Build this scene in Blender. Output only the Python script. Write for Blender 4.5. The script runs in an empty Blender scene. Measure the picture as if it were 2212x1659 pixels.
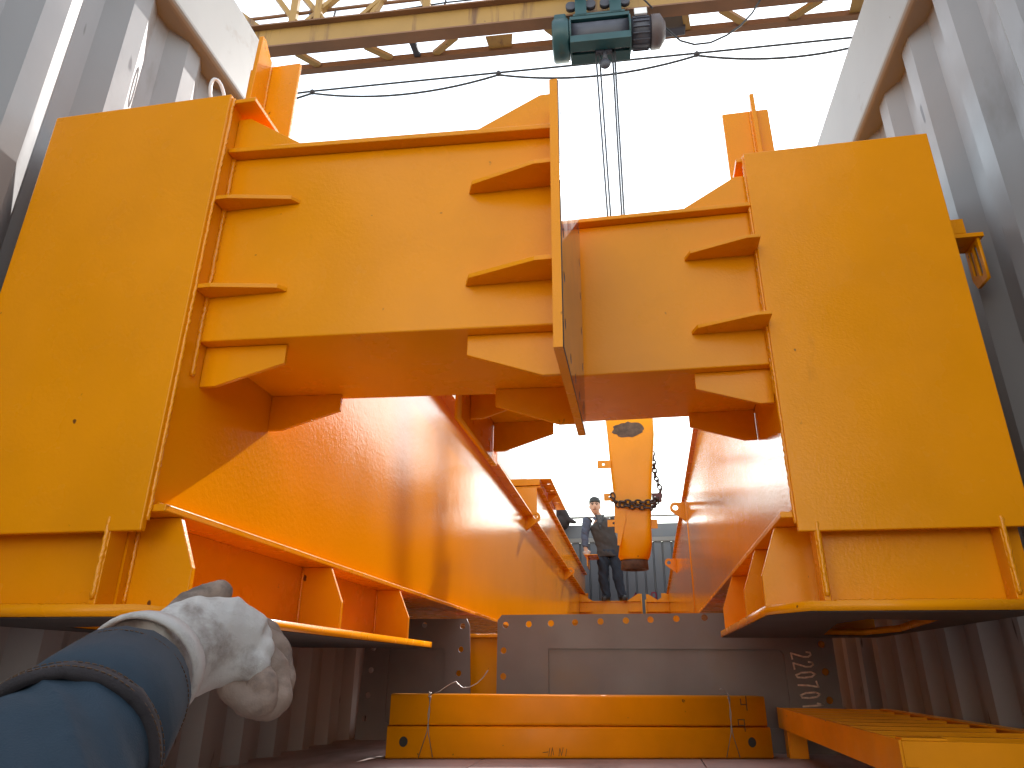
import bpy, bmesh, math, random
from mathutils import Vector, Matrix, noise
random.seed(7)
R = math.radians
scn = bpy.context.scene
COL = scn.collection

# ------------------------------------------------------------------ camera
# image units below are those of a 2212 x 1659 view of the photograph
IW, IH, FPX = 2212.0, 1659.0, 1510.0
PITCH, YAW, ROLL = R(22.3), R(-10.15), R(0.5)
CAM = Vector((0.211, 0.0, 0.303))
FW = Vector((math.sin(YAW) * math.cos(PITCH), math.cos(YAW) * math.cos(PITCH), math.sin(PITCH)))
_r = Vector((math.cos(YAW), -math.sin(YAW), 0))
_u = _r.cross(FW)
RT = _r * math.cos(ROLL) + _u * math.sin(ROLL)
UP = -_r * math.sin(ROLL) + _u * math.cos(ROLL)


def at(u, v, **k):
    """point of the place seen at (u, v) on the plane x=, y= or z="""
    d = FW + RT * ((u - IW / 2) / FPX) - UP * ((v - IH / 2) / FPX)
    (ax, val), = k.items()
    i = 'xyz'.index(ax)
    return CAM + d * ((val - CAM[i]) / d[i])


cam_d = bpy.data.cameras.new('camera')
cam = bpy.data.objects.new('camera', cam_d)
COL.objects.link(cam)
cam.matrix_world = Matrix(((RT.x, UP.x, -FW.x, CAM.x), (RT.y, UP.y, -FW.y, CAM.y), (RT.z, UP.z, -FW.z, CAM.z), (0, 0, 0, 1)))
cam_d.sensor_width = 36
cam_d.lens = 36 * FPX / IW
cam_d.clip_start = 0.02
cam_d.clip_end = 3000
scn.camera = cam

# ------------------------------------------------------------------ sky, sun, exposure
SUN_EL, SUN_AZ = R(38.0), R(14.0)
world = bpy.data.worlds.new('World')
scn.world = world
world.use_nodes = True
wn = world.node_tree
sky = wn.nodes.new('ShaderNodeTexSky')
sky.sky_type = 'NISHITA'
sky.sun_disc = False
sky.sun_elevation = SUN_EL
sky.sun_rotation = SUN_AZ
sky.air_density = 2.2
sky.dust_density = 0.3
bg = wn.nodes['Background']
bg.inputs['Strength'].default_value = 0.15
haze = wn.nodes.new('ShaderNodeHueSaturation')           # thin white haze: the sky's blue is washed out
haze.inputs['Saturation'].default_value = 0.45
wn.links.new(sky.outputs[0], haze.inputs['Color'])
wn.links.new(haze.outputs[0], bg.inputs['Color'])
sun_d = bpy.data.lights.new('sun', 'SUN')
sun_d.energy = 2.0
sun_d.angle = R(0.5)
sun_d.color = (1.0, 0.95, 0.90)
sun = bpy.data.objects.new('sun', sun_d)
COL.objects.link(sun)
sdir = Vector((math.sin(SUN_AZ) * math.cos(SUN_EL), math.cos(SUN_AZ) * math.cos(SUN_EL), math.sin(SUN_EL)))
sun.rotation_euler = sdir.to_track_quat('Z', 'Y').to_euler()
sun.location = sdir * 60
scn.view_settings.view_transform = 'Standard'
scn.view_settings.look = 'None'
scn.view_settings.exposure = 1.7
scn.view_settings.gamma = 1
scn.cycles.max_bounces = 10
scn.cycles.diffuse_bounces = 6
scn.cycles.glossy_bounces = 5
scn.cycles.sample_clamp_indirect = 8


# ------------------------------------------------------------------ materials
def mat(name, base, rough=0.5, metal=0.0, spec=0.5, coat=0.0, var=0.0, vscale=3.0, rvar=0.0, bump=0.0, bscale=200.0,
        stain=None, sscale=2.0, sthr=0.6, swid=0.1, sstretch=(1, 1, 1), bump2=0.0, bscale2=8.0, specks=None, spthr=0.72, spscale=60.0, spstretch=(1, 1, 1)):
    m = bpy.data.materials.new(name)
    m.use_nodes = True
    nt = m.node_tree
    N, L = nt.nodes, nt.links
    b = N['Principled BSDF']
    b.inputs['Roughness'].default_value = rough
    b.inputs['Metallic'].default_value = metal
    b.inputs['Specular IOR Level'].default_value = spec
    b.inputs['Coat Weight'].default_value = coat
    b.inputs['Coat Roughness'].default_value = 0.12
    tc = N.new('ShaderNodeTexCoord')

    def noise(scale, detail=4, stretch=(1, 1, 1), rg=0.55):
        mp = N.new('ShaderNodeMapping')
        mp.inputs['Scale'].default_value = stretch
        L.new(tc.outputs['Object'], mp.inputs['Vector'])
        n = N.new('ShaderNodeTexNoise')
        n.inputs['Scale'].default_value = scale
        n.inputs['Detail'].default_value = detail
        n.inputs['Roughness'].default_value = rg
        L.new(mp.outputs[0], n.inputs['Vector'])
        return n

    def ramp(src, lo, hi, a, c):
        r = N.new('ShaderNodeMapRange')
        r.inputs['From Min'].default_value = lo
        r.inputs['From Max'].default_value = hi
        r.inputs['To Min'].default_value = a
        r.inputs['To Max'].default_value = c
        L.new(src, r.inputs['Value'])
        return r.outputs[0]

    def mix(fac, a, c):
        x = N.new('ShaderNodeMix')
        x.data_type = 'RGBA'
        if isinstance(fac, float):
            x.inputs[0].default_value = fac
        else:
            L.new(fac, x.inputs[0])
        for sock, val in ((6, a), (7, c)):
            if isinstance(val, tuple):
                x.inputs[sock].default_value = (*val, 1)
            else:
                L.new(val, x.inputs[sock])
        return x.outputs[2]
    c = tuple(base)
    if var:
        n = noise(vscale, 5)
        c = mix(ramp(n.outputs[0], 0.3, 0.7, 0, 1), tuple(x * (1 - var) for x in base), tuple(min(1, x * (1 + var)) for x in base))
    if stain:
        n = noise(sscale, 6, sstretch, 0.62)
        c = mix(ramp(n.outputs[0], sthr, sthr + swid, 0, 0.85), c, stain)
    if specks:
        n = noise(spscale, 2, spstretch)
        c = mix(ramp(n.outputs[0], spthr, spthr + 0.03, 0, 1), c, specks)
    if isinstance(c, tuple):
        b.inputs['Base Color'].default_value = (*c, 1)
    else:
        L.new(c, b.inputs['Base Color'])
    if rvar:
        n = noise(vscale * 2.3, 4)
        L.new(ramp(n.outputs[0], 0.3, 0.7, max(0.03, rough - rvar), rough + rvar), b.inputs['Roughness'])
    if bump or bump2:
        h = None
        prev = None
        for amt, sc in ((bump2, bscale2), (bump, bscale)):
            if not amt:
                continue
            n = noise(sc, 3)
            bp = N.new('ShaderNodeBump')
            bp.inputs['Strength'].default_value = 1.0
            bp.inputs['Distance'].default_value = amt
            L.new(n.outputs[0], bp.inputs['Height'])
            if prev is not None:
                L.new(prev.outputs[0], bp.inputs['Normal'])
            prev = bp
        L.new(prev.outputs[0], b.inputs['Normal'])
    return m


ORANGE = (0.77, 0.270, 0.0004)
M = {}
M['orange'] = mat('orange_paint', ORANGE, 0.25, spec=0.22, var=0.07, vscale=3.0, rvar=0.09, bump=0.0005, bscale=150, bump2=0.0022, bscale2=4.0,
                  stain=(0.52, 0.17, 0.003), sscale=7, sthr=0.66, swid=0.12, sstretch=(1, 1, 0.4), specks=(0.14, 0.045, 0.01), spthr=0.745, spscale=27)
M['orange_web'] = mat('orange_web_paint', ORANGE, 0.11, spec=0.42, var=0.05, vscale=1.6, rvar=0.03, bump=0.0006, bscale=90, bump2=0.002, bscale2=2.2)
M['orange_dull'] = mat('orange_dull_paint', (0.80, 0.275, 0.0005), 0.40, spec=0.2, var=0.10, vscale=5, rvar=0.1, bump=0.0002, bscale=160,
                       specks=(0.12, 0.05, 0.02), spthr=0.74, spscale=30)
M['orange_weld'] = mat('orange_weld', ORANGE, 0.18, bump=0.002, bscale=120)
M['primer'] = mat('primer_steel', (0.16, 0.135, 0.13), 0.42, var=0.18, vscale=2.5, rvar=0.08, bump=0.0002, bscale=90, stain=(0.19, 0.14, 0.10), sscale=3.0, sthr=0.55, swid=0.2)
M['primer_gloss'] = mat('primer_gloss', (0.11, 0.095, 0.095), 0.12, var=0.15, vscale=5, rvar=0.04, bump2=0.0005, bscale2=9)
M['bare'] = mat('bare_dark_steel', (0.045, 0.036, 0.034), 0.6, var=0.2, vscale=6, stain=(0.10, 0.06, 0.03), sscale=9, sthr=0.66, swid=0.05)
M['hole'] = mat('dark_hole', (0.02, 0.018, 0.016), 0.8)
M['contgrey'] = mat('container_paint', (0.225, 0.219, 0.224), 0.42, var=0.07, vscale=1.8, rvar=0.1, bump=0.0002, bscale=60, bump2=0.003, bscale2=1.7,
                    stain=(0.13, 0.105, 0.09), sscale=2.6, sthr=0.60, swid=0.12, sstretch=(1, 1, 0.35), specks=(0.055, 0.04, 0.042), spthr=0.70, spscale=17, spstretch=(1, 1, 0.22))
M['railgrey'] = mat('rail_paint', (0.23, 0.218, 0.206), 0.45, var=0.06, vscale=2.5, bump2=0.001, bscale2=6, stain=(0.13, 0.085, 0.055), sscale=3.5, sthr=0.62, swid=0.1,
                    specks=(0.10, 0.08, 0.07), spthr=0.75, spscale=25)
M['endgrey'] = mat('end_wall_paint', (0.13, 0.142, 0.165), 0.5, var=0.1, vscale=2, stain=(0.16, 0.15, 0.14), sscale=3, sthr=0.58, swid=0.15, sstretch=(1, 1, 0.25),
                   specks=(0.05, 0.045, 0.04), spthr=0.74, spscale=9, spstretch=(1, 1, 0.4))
M['plywood'] = mat('plywood_floor', (0.34, 0.255, 0.23), 0.7, var=0.25, vscale=3, rvar=0.1, bump=0.0006, bscale=50, stain=(0.08, 0.06, 0.05), sscale=2.2, sthr=0.5, swid=0.2, sstretch=(1, 0.25, 1))
M['concrete'] = mat('yard_concrete', (0.17, 0.165, 0.155), 0.85, var=0.2, vscale=0.6, bump=0.002, bscale=20)
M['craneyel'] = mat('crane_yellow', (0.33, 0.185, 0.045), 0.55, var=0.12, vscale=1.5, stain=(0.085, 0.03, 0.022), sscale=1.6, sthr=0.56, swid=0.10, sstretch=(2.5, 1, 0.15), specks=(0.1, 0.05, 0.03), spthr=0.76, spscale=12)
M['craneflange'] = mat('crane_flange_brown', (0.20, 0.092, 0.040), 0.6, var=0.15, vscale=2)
M['cranedark'] = mat('crane_dark_steel', (0.03, 0.024, 0.03), 0.6)
M['teal'] = mat('hoist_teal', (0.010, 0.050, 0.056), 0.42, var=0.2, vscale=4)
M['hoistgrey'] = mat('hoist_grey', (0.045, 0.045, 0.062), 0.5, var=0.15, vscale=5)
M['motor'] = mat('hoist_motor', (0.085, 0.062, 0.065), 0.5, var=0.1, vscale=6)
M['cable'] = mat('cable_black', (0.03, 0.03, 0.035), 0.6)
M['rope'] = mat('wire_rope', (0.09, 0.09, 0.10), 0.5, metal=0.5)
M['wire'] = mat('tie_wire', (0.35, 0.32, 0.30), 0.35, metal=0.9)
M['chain'] = mat('rusty_chain', (0.07, 0.05, 0.045), 0.6, metal=0.4, var=0.3, vscale=30)
M['rust'] = mat('burnt_rust', (0.10, 0.06, 0.04), 0.8, var=0.4, vscale=25, bump=0.002, bscale=60)
M['darkred'] = mat('dark_red_paint', (0.10, 0.02, 0.02), 0.5)
M['redpaint'] = mat('red_stencil', (0.30, 0.012, 0.04), 0.7)
M['chalk'] = mat('chalk', (0.75, 0.58, 0.48), 0.9, var=0.35, vscale=60)
M['ink'] = mat('marker_ink', (0.11, 0.045, 0.01), 0.7)
M['white'] = mat('white_plate', (0.7, 0.7, 0.72), 0.4)
M['skin'] = mat('skin', (0.50, 0.27, 0.18), 0.5, var=0.06, vscale=20)
M['hair'] = mat('hair_black', (0.02, 0.018, 0.018), 0.5)
M['sweater'] = mat('sweater_brown_grey', (0.050, 0.041, 0.038), 0.9, var=0.15, vscale=14, bump=0.002, bscale=140)
M['sleeve'] = mat('shirt_slate', (0.075, 0.085, 0.125), 0.85, var=0.15, vscale=14, bump2=0.01, bscale2=16)
M['plaid'] = mat('shirt_check', (0.085, 0.085, 0.09), 0.9, var=0.5, vscale=40)
M['jeans'] = mat('dark_jeans', (0.020, 0.027, 0.042), 0.85, var=0.3, vscale=9, bump2=0.012, bscale2=14)
M['shoe'] = mat('shoe_black', (0.015, 0.013, 0.013), 0.4)
M['tarp'] = mat('tarpaulin_dark', (0.022, 0.016, 0.018), 0.8, var=0.3, vscale=8)
M['denim'] = mat('denim_blue', (0.013, 0.030, 0.050), 0.85, var=0.22, vscale=9, bump=0.0004, bscale=900, bump2=0.006, bscale2=12)
M['denim_seam'] = mat('denim_hem', (0.032, 0.026, 0.030), 0.85, var=0.2, vscale=40, bump=0.0004, bscale=900)
M['thread'] = mat('seam_thread', (0.09, 0.045, 0.02), 0.8)
M['glove'] = mat('cotton_glove', (0.47, 0.44, 0.42), 0.95, var=0.06, vscale=30, bump=0.0005, bscale=700, bump2=0.004, bscale2=25,
                 stain=(0.17, 0.13, 0.11), sscale=17, sthr=0.52, swid=0.14)
M['grime'] = mat('glove_fingers_grimy', (0.25, 0.18, 0.145), 0.95, var=0.25, vscale=40, bump=0.0005, bscale=700, bump2=0.004, bscale2=30,
                 stain=(0.10, 0.075, 0.065), sscale=24, sthr=0.5, swid=0.12)


# ------------------------------------------------------------------ helpers
def link(o, parent=None):
    COL.objects.link(o)
    if parent is not None:
        o.parent = parent
        if parent.type == 'EMPTY':
            o.matrix_parent_inverse = Matrix.Translation(-parent.location)
    return o


def thing(name, label, cat, loc, group=None):
    o = bpy.data.objects.new(name, None)
    o.empty_display_size = 0.1
    COL.objects.link(o)
    o.location = loc
    tag(o, label, cat, group)
    return o


def tag(o, label, cat, group=None):
    o['label'] = label
    o['category'] = cat
    if group:
        o['group'] = group
    return o


class MB:
    def __init__(self):
        self.v, self.f, self.sm = [], [], []

    def add(self, vs, fs, smooth=False):
        n = len(self.v)
        self.v += [tuple(x) for x in vs]
        self.f += [tuple(i + n for i in f) for f in fs]
        self.sm += [smooth] * len(fs)
        return self

    def hexa(self, a, b):
        """two quads a (4 points) and b (4 points) joined to a closed block"""
        return self.add(list(a) + list(b), [(3, 2, 1, 0), (4, 5, 6, 7), (0, 1, 5, 4), (1, 2, 6, 5), (2, 3, 7, 6), (3, 0, 4, 7)])

    def box(self, x0, x1, y0, y1, z0, z1):
        return self.hexa([(x0, y0, z0), (x1, y0, z0), (x1, y1, z0), (x0, y1, z0)], [(x0, y0, z1), (x1, y0, z1), (x1, y1, z1), (x0, y1, z1)])

    def prism(self, pts, off):
        n = len(pts)
        off = Vector(off)
        a = [Vector(p) for p in pts]
        return self.add(a + [p + off for p in a], [tuple(range(n))[::-1], tuple(range(n, 2 * n))] + [(i, (i + 1) % n, (i + 1) % n + n, i + n) for i in range(n)])

    def tube(self, pts, rad, n=10, cap=True, flat=1.0, side=None):
        pts = [Vector(p) for p in pts]
        rs = rad if isinstance(rad, (list, tuple)) else [rad] * len(pts)
        vs, fs = [], []
        ref = None
        for i, p in enumerate(pts):
            t = (pts[min(i + 1, len(pts) - 1)] - pts[max(i - 1, 0)]).normalized()
            if ref is None:
                ref = Vector(side) if side else (Vector((0, 0, 1)) if abs(t.z) < 0.9 else Vector((1, 0, 0)))
            a = (ref - t * ref.dot(t)).normalized()
            ref = a
            b = t.cross(a)
            r = rs[i]
            ra, rb = r if isinstance(r, (list, tuple)) else (r, r * flat)
            for k in range(n):
                th = 2 * math.pi * k / n
                vs.append(p + a * (ra * math.cos(th)) + b * (rb * math.sin(th)))
        m = len(pts)
        for i in range(m - 1):
            for k in range(n):
                fs.append((i * n + k, i * n + (k + 1) % n, (i + 1) * n + (k + 1) % n, (i + 1) * n + k))
        self.add(vs, fs, True)
        if cap:
            self.add(vs[:n], [tuple(range(n))[::-1]])
            self.add(vs[-n:], [tuple(range(n))])
        return self

    def ball(self, c, r, n=12, m=8, sc=(1, 1, 1)):
        c = Vector(c)
        vs, fs = [], []
        for i in range(m + 1):
            a = math.pi * i / m
            for k in range(n):
                b = 2 * math.pi * k / n
                vs.append(c + Vector((r * sc[0] * math.sin(a) * math.cos(b), r * sc[1] * math.sin(a) * math.sin(b), r * sc[2] * math.cos(a))))
        for i in range(m):
            for k in range(n):
                fs.append((i * n + k, (i + 1) * n + k, (i + 1) * n + (k + 1) % n, i * n + (k + 1) % n))
        return self.add(vs, fs, True)

    def mesh(self, name):
        me = bpy.data.meshes.new(name)
        me.from_pydata(self.v, [], self.f)
        me.polygons.foreach_set('use_smooth', self.sm)
        bm = bmesh.new()
        bm.from_mesh(me)
        bmesh.ops.remove_doubles(bm, verts=bm.verts, dist=1e-6)
        bmesh.ops.recalc_face_normals(bm, faces=bm.faces)
        bm.to_mesh(me)
        bm.free()
        return me

    def build(self, name, m, parent=None, bev=0.0, seg=2):
        me = self.mesh(name)
        me.materials.append(m)
        o = bpy.data.objects.new(name, me)
        link(o, parent)
        if bev:
            b = o.modifiers.new('bevel', 'BEVEL')
            b.width = bev
            b.segments = seg
            b.limit_method = 'ANGLE'
            b.angle_limit = R(40)
        return o


AX = {'x': lambda a, b, p: (p, a, b), 'y': lambda a, b, p: (a, p, b), 'z': lambda a, b, p: (a, b, p)}


def plate(name, pts, ax, pos, th, m, parent, bev=0.0015):
    """flat plate: outline pts in the two other axes, from pos to pos+th along ax"""
    f = AX[ax]
    off = f(0, 0, th)
    return MB().prism([f(a, b, pos) for a, b in pts], off).build(name, m, parent, bev)


def circle(cx, cy, r, n=14, ry=None):
    return [(cx + r * math.cos(2 * math.pi * k / n), cy + (ry or r) * math.sin(2 * math.pi * k / n)) for k in range(n)]


def rrect(x0, x1, y0, y1, r, n=4):
    out = []
    for cx, cy, a0 in ((x1 - r, y1 - r, 0), (x0 + r, y1 - r, 90), (x0 + r, y0 + r, 180), (x1 - r, y0 + r, 270)):
        for k in range(n + 1):
            a = R(a0 + 90 * k / n)
            out.append((cx + r * math.cos(a), cy + r * math.sin(a)))
    return out


def holed(name, outline, holes, ax, pos, th, m, parent, bev=0.001):
    """plate with real holes (filled 2D curve turned to mesh)"""
    cu = bpy.data.curves.new(name, 'CURVE')
    cu.dimensions = '2D'
    cu.fill_mode = 'BOTH'
    cu.extrude = abs(th) / 2
    for loop in [outline] + list(holes):
        s = cu.splines.new('POLY')
        s.points.add(len(loop) - 1)
        for q, (a, b) in zip(s.points, loop):
            q.co = (a, b, 0, 1)
        s.use_cyclic_u = True
    tmp = bpy.data.objects.new('tmp', cu)
    COL.objects.link(tmp)
    bpy.context.view_layer.update()
    me = bpy.data.meshes.new_from_object(tmp.evaluated_get(bpy.context.evaluated_depsgraph_get()))
    bpy.data.objects.remove(tmp)
    f = AX[ax]
    mid = pos + th / 2
    for v in me.vertices:
        a, b, c = v.co
        v.co = f(a, b, mid + c)
    bm = bmesh.new()
    bm.from_mesh(me)
    bmesh.ops.remove_doubles(bm, verts=bm.verts, dist=1e-5)
    bmesh.ops.recalc_face_normals(bm, faces=bm.faces)
    bm.to_mesh(me)
    bm.free()
    me.name = name
    me.materials.clear()
    me.materials.append(m)
    o = bpy.data.objects.new(name, me)
    return link(o, parent)


def bead(p0, p1, r=0.006, step=0.008):
    """rippled weld bead"""
    p0, p1 = Vector(p0), Vector(p1)
    n = max(3, int((p1 - p0).length / step))
    pts, rs = [], []
    for i in range(n + 1):
        j = Vector((random.uniform(-1, 1), random.uniform(-1, 1), random.uniform(-1, 1))) * r * 0.15
        pts.append(p0.lerp(p1, i / n) + j)
        rs.append(r * (0.85 + 0.3 * (i % 2) + random.uniform(-0.15, 0.15)))
    return pts, rs


def weld(parent, *segs, r=0.006):
    for a, b in segs:
        p, q = bead(a, b, r)
        MB().tube(p, q, 6).build('weld_seam', M['orange_weld'], parent)


def strokes(name, lines, w, org, ux, uy, m, parent, th=0.0008):
    """hand-drawn strokes: polylines in (a, b) on the surface org + a*ux + b*uy, a film th thick"""
    org, ux, uy = Vector(org), Vector(ux), Vector(uy)
    nrm = ux.cross(uy).normalized()
    mb = MB()
    for ln in lines:
        P = [org + ux * a + uy * b for a, b in ln]
        for i in range(len(P) - 1):
            t = (P[i + 1] - P[i])
            if t.length < 1e-6:
                continue
            t.normalize()
            s = nrm.cross(t) * (w / 2)
            a, b = P[i] - t * w * 0.35, P[i + 1] + t * w * 0.35
            mb.hexa([a - s + nrm * 0.0003, b - s + nrm * 0.0003, b + s + nrm * 0.0003, a + s + nrm * 0.0003], [a - s + nrm * th, b - s + nrm * th, b + s + nrm * th, a + s + nrm * th])
    return mb.build(name, m, parent)


def spline(pts, per=4):
    """smooth curve through pts (Catmull-Rom)"""
    P = [Vector(p) for p in pts]
    P = [P[0] * 2 - P[1]] + P + [P[-1] * 2 - P[-2]]
    out = []
    for i in range(1, len(P) - 2):
        for k in range(per):
            t = k / per
            a, b, c, d = P[i - 1:i + 3]
            out.append(0.5 * ((2 * b) + (c - a) * t + (2 * a - 5 * b + 4 * c - d) * t * t + (3 * b - a - 3 * c + d) * t ** 3))
    return out + [P[-2]]


def folds(o, axis, amp, freq, shear=0.6, seed=0.0):
    """cloth creases: ridged noise stretched across the axis, pushed along the normals"""
    me = o.data
    axis = Vector(axis).normalized()
    offs = []
    for v in me.vertices:
        a = v.co.dot(axis)
        q = v.co - axis * a
        p = Vector((a * freq + q.x * freq * shear, q.x * freq * 0.35, (q.y + q.z) * freq * 0.35 + seed))
        n = 1 - 2 * abs(noise.noise(p)) + 0.5 * noise.noise(p * 2.3)
        offs.append(v.normal * ((n - 0.5) * amp))
    for v, d in zip(me.vertices, offs):
        v.co += d
    return o


def organic(name, mb, voxel, m, parent=None, smooth=6):
    """melt overlapping closed lofts into one continuous skin"""
    me = mb.mesh(name)
    o = bpy.data.objects.new(name, me)
    COL.objects.link(o)
    r = o.modifiers.new('remesh', 'REMESH')
    r.mode = 'VOXEL'
    r.voxel_size = voxel
    s = o.modifiers.new('smooth', 'SMOOTH')
    s.iterations = smooth
    s.factor = 0.5
    bpy.context.view_layer.update()
    me2 = bpy.data.meshes.new_from_object(o.evaluated_get(bpy.context.evaluated_depsgraph_get()))
    bpy.data.objects.remove(o)
    bpy.data.meshes.remove(me)
    me2.name = name
    me2.materials.clear()
    me2.materials.append(m)
    me2.polygons.foreach_set('use_smooth', [True] * len(me2.polygons))
    return link(bpy.data.objects.new(name, me2), parent)


# ------------------------------------------------------------------ ground
g = MB().box(-900, 900, -900, 900, -0.36, -0.16).build('ground', M['concrete'])
g['kind'] = 'structure'

# ------------------------------------------------------------------ container
WL, WR, Y0, Y1 = -1.17, 1.17, -0.75, 11.92
cont = thing('shipping_container', 'grey open top shipping container that holds all the orange crane steelwork', 'container', (0, 6, -0.14))
fl = MB()
k = 0
y = Y0
while y < Y1 - 0.01:
    y2 = min(y + 2.42, Y1)
    for x0, x1 in ((-1.215, -0.40), (-0.396, 0.40), (0.404, 1.215)):
        fl.box(x0, x1, y, y2 - 0.006, -0.028, random.uniform(-0.001, 0.0))
    y = y2
fl.build('floor', M['plywood'], cont, 0.002)
MB().box(-1.2, 1.2, Y0, Y1, -0.14, -0.029).build('floor_frame', M['cranedark'], cont)


def corrugated(xin, sgn, y0, y1, z0, z1, phase):
    """trapezoid sheet; xin is the inner crest, sgn points outwards"""
    d = 0.036
    prof = []
    y = -0.181 - 0.243 + phase
    while y < y1:
        for dy, off in ((0, 0), (0.063, 0), (0.123, d), (0.183, d), (0.243, 0)):
            yy = y + dy
            if y0 <= yy <= y1 and (not prof or yy > prof[-1][0] + 1e-4):
                prof.append((yy, xin + sgn * off))
        y += 0.243
    mb = MB()
    vs, fs = [], []
    nz = 6
    n = len(prof)
    for side in (0, 0.002):
        for j in range(nz + 1):
            z = z0 + (z1 - z0) * j / nz
            for yy, xx in prof:
                vs.append((xx + sgn * side, yy, z))
    half = n * (nz + 1)
    for s in (0, half):
        for j in range(nz):
            for i in range(n - 1):
                a = s + j * n + i
                fs.append((a, a + 1, a + 1 + n, a + n))
    return mb.add(vs, fs)


for xin, sgn, ph, RZ0, RZ1 in ((WL, -1, 0.0, 2.246, 2.592), (WR, 1, 0.10, 2.212, 2.565)):
    corrugated(xin, sgn, Y0, Y1, -0.02, RZ0 + 0.012, ph).build('side_wall', M['contgrey'], cont, 0.012, 3)
    xr0, xr1 = sorted((xin - sgn * 0.040, xin + sgn * 0.075))
    rail = MB().box(xr0, xr1, Y0, Y1, RZ0, RZ1).build('top_rail', M['railgrey'], cont, 0.022, 4)
    xb0, xb1 = sorted((xin + sgn * 0.0, xin + sgn * 0.06))
    MB().box(xb0, xb1, Y0, Y1, -0.14, -0.002).build('bottom_rail', M['railgrey'], cont)
    xp0, xp1 = sorted((xin - sgn * 0.02, xin + sgn * 0.09))
    MB().box(xp0, xp1, Y0 - 0.12, Y0, -0.14, 2.70).build('corner_post', M['railgrey'], cont, 0.01)
    MB().box(xp0, xp1, Y1 + 0.003, Y1 + 0.12, -0.14, 2.60).build('corner_post', M['railgrey'], cont, 0.01)
# end wall: ribbed sheet, ledge bar, header panel, cover tube
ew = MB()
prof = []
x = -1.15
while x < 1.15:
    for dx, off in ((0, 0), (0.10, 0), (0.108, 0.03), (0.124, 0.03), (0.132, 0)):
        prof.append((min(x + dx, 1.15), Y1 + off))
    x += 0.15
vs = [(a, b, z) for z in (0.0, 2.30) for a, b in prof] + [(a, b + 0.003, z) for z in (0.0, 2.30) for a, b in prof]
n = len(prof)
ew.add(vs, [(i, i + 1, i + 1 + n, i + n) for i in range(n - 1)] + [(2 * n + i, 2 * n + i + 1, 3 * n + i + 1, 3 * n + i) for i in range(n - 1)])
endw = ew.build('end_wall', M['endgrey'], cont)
MB().box(-1.15, 1.15, Y1 - 0.03, Y1 + 0.03, 2.302, 2.375).build('end_ledge', M['railgrey'], endw, 0.004)
MB().box(-1.15, 1.15, Y1 - 0.012, Y1 + 0.03, 2.377, 2.60).build('end_header', M['endgrey'], endw, 0.006)
MB().tube([(-1.2, Y1 - 0.05, 2.715), (1.2, Y1 - 0.05, 2.72)], 0.018, 10).build('cover_tube', M['railgrey'], cont)
# red stencil figure and spots on the end wall
e8 = at(1413, 1292, y=Y1 - 0.002)
seg8 = [[(-.025, .085), (.025, .085)], [(-.025, 0), (.025, 0)], [(-.025, -.085), (.025, -.085)], [(-.033, .078), (-.033, .008)], [(.033, .078), (.033, .008)], [(-.033, -.008), (-.033, -.078)], [(.033, -.008), (.033, -.078)]]
strokes('stencil_number', seg8, 0.02, e8, (1, 0, 0), (0, 0, 1), M['redpaint'], endw)
e4 = at(1372, 1285, y=Y1 - 0.002)
strokes('stencil_number', [[(-.02, -.03), (.012, .03), (.012, -.06)], [(-.03, -.03), (.03, -.03)]], 0.02, e4, (1, 0, 0), (0, 0, 1), M['redpaint'], endw)
# lashing ring under the left rail
rp = at(468, 172, x=-1.12)
pts = [rp + Vector((0.0, 0.055 * math.sin(a) * 0.35 + 0.05 * (1 - math.cos(a)) * 0.4, -0.06 * (1 - math.cos(a)) * 0.9)) + Vector((0.015 * math.sin(a), 0, 0)) for a in [math.pi * 2 * i / 20 for i in range(21)]]
MB().tube(pts, 0.006, 8, cap=False).build('lashing_ring', M['white'], cont)

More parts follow.
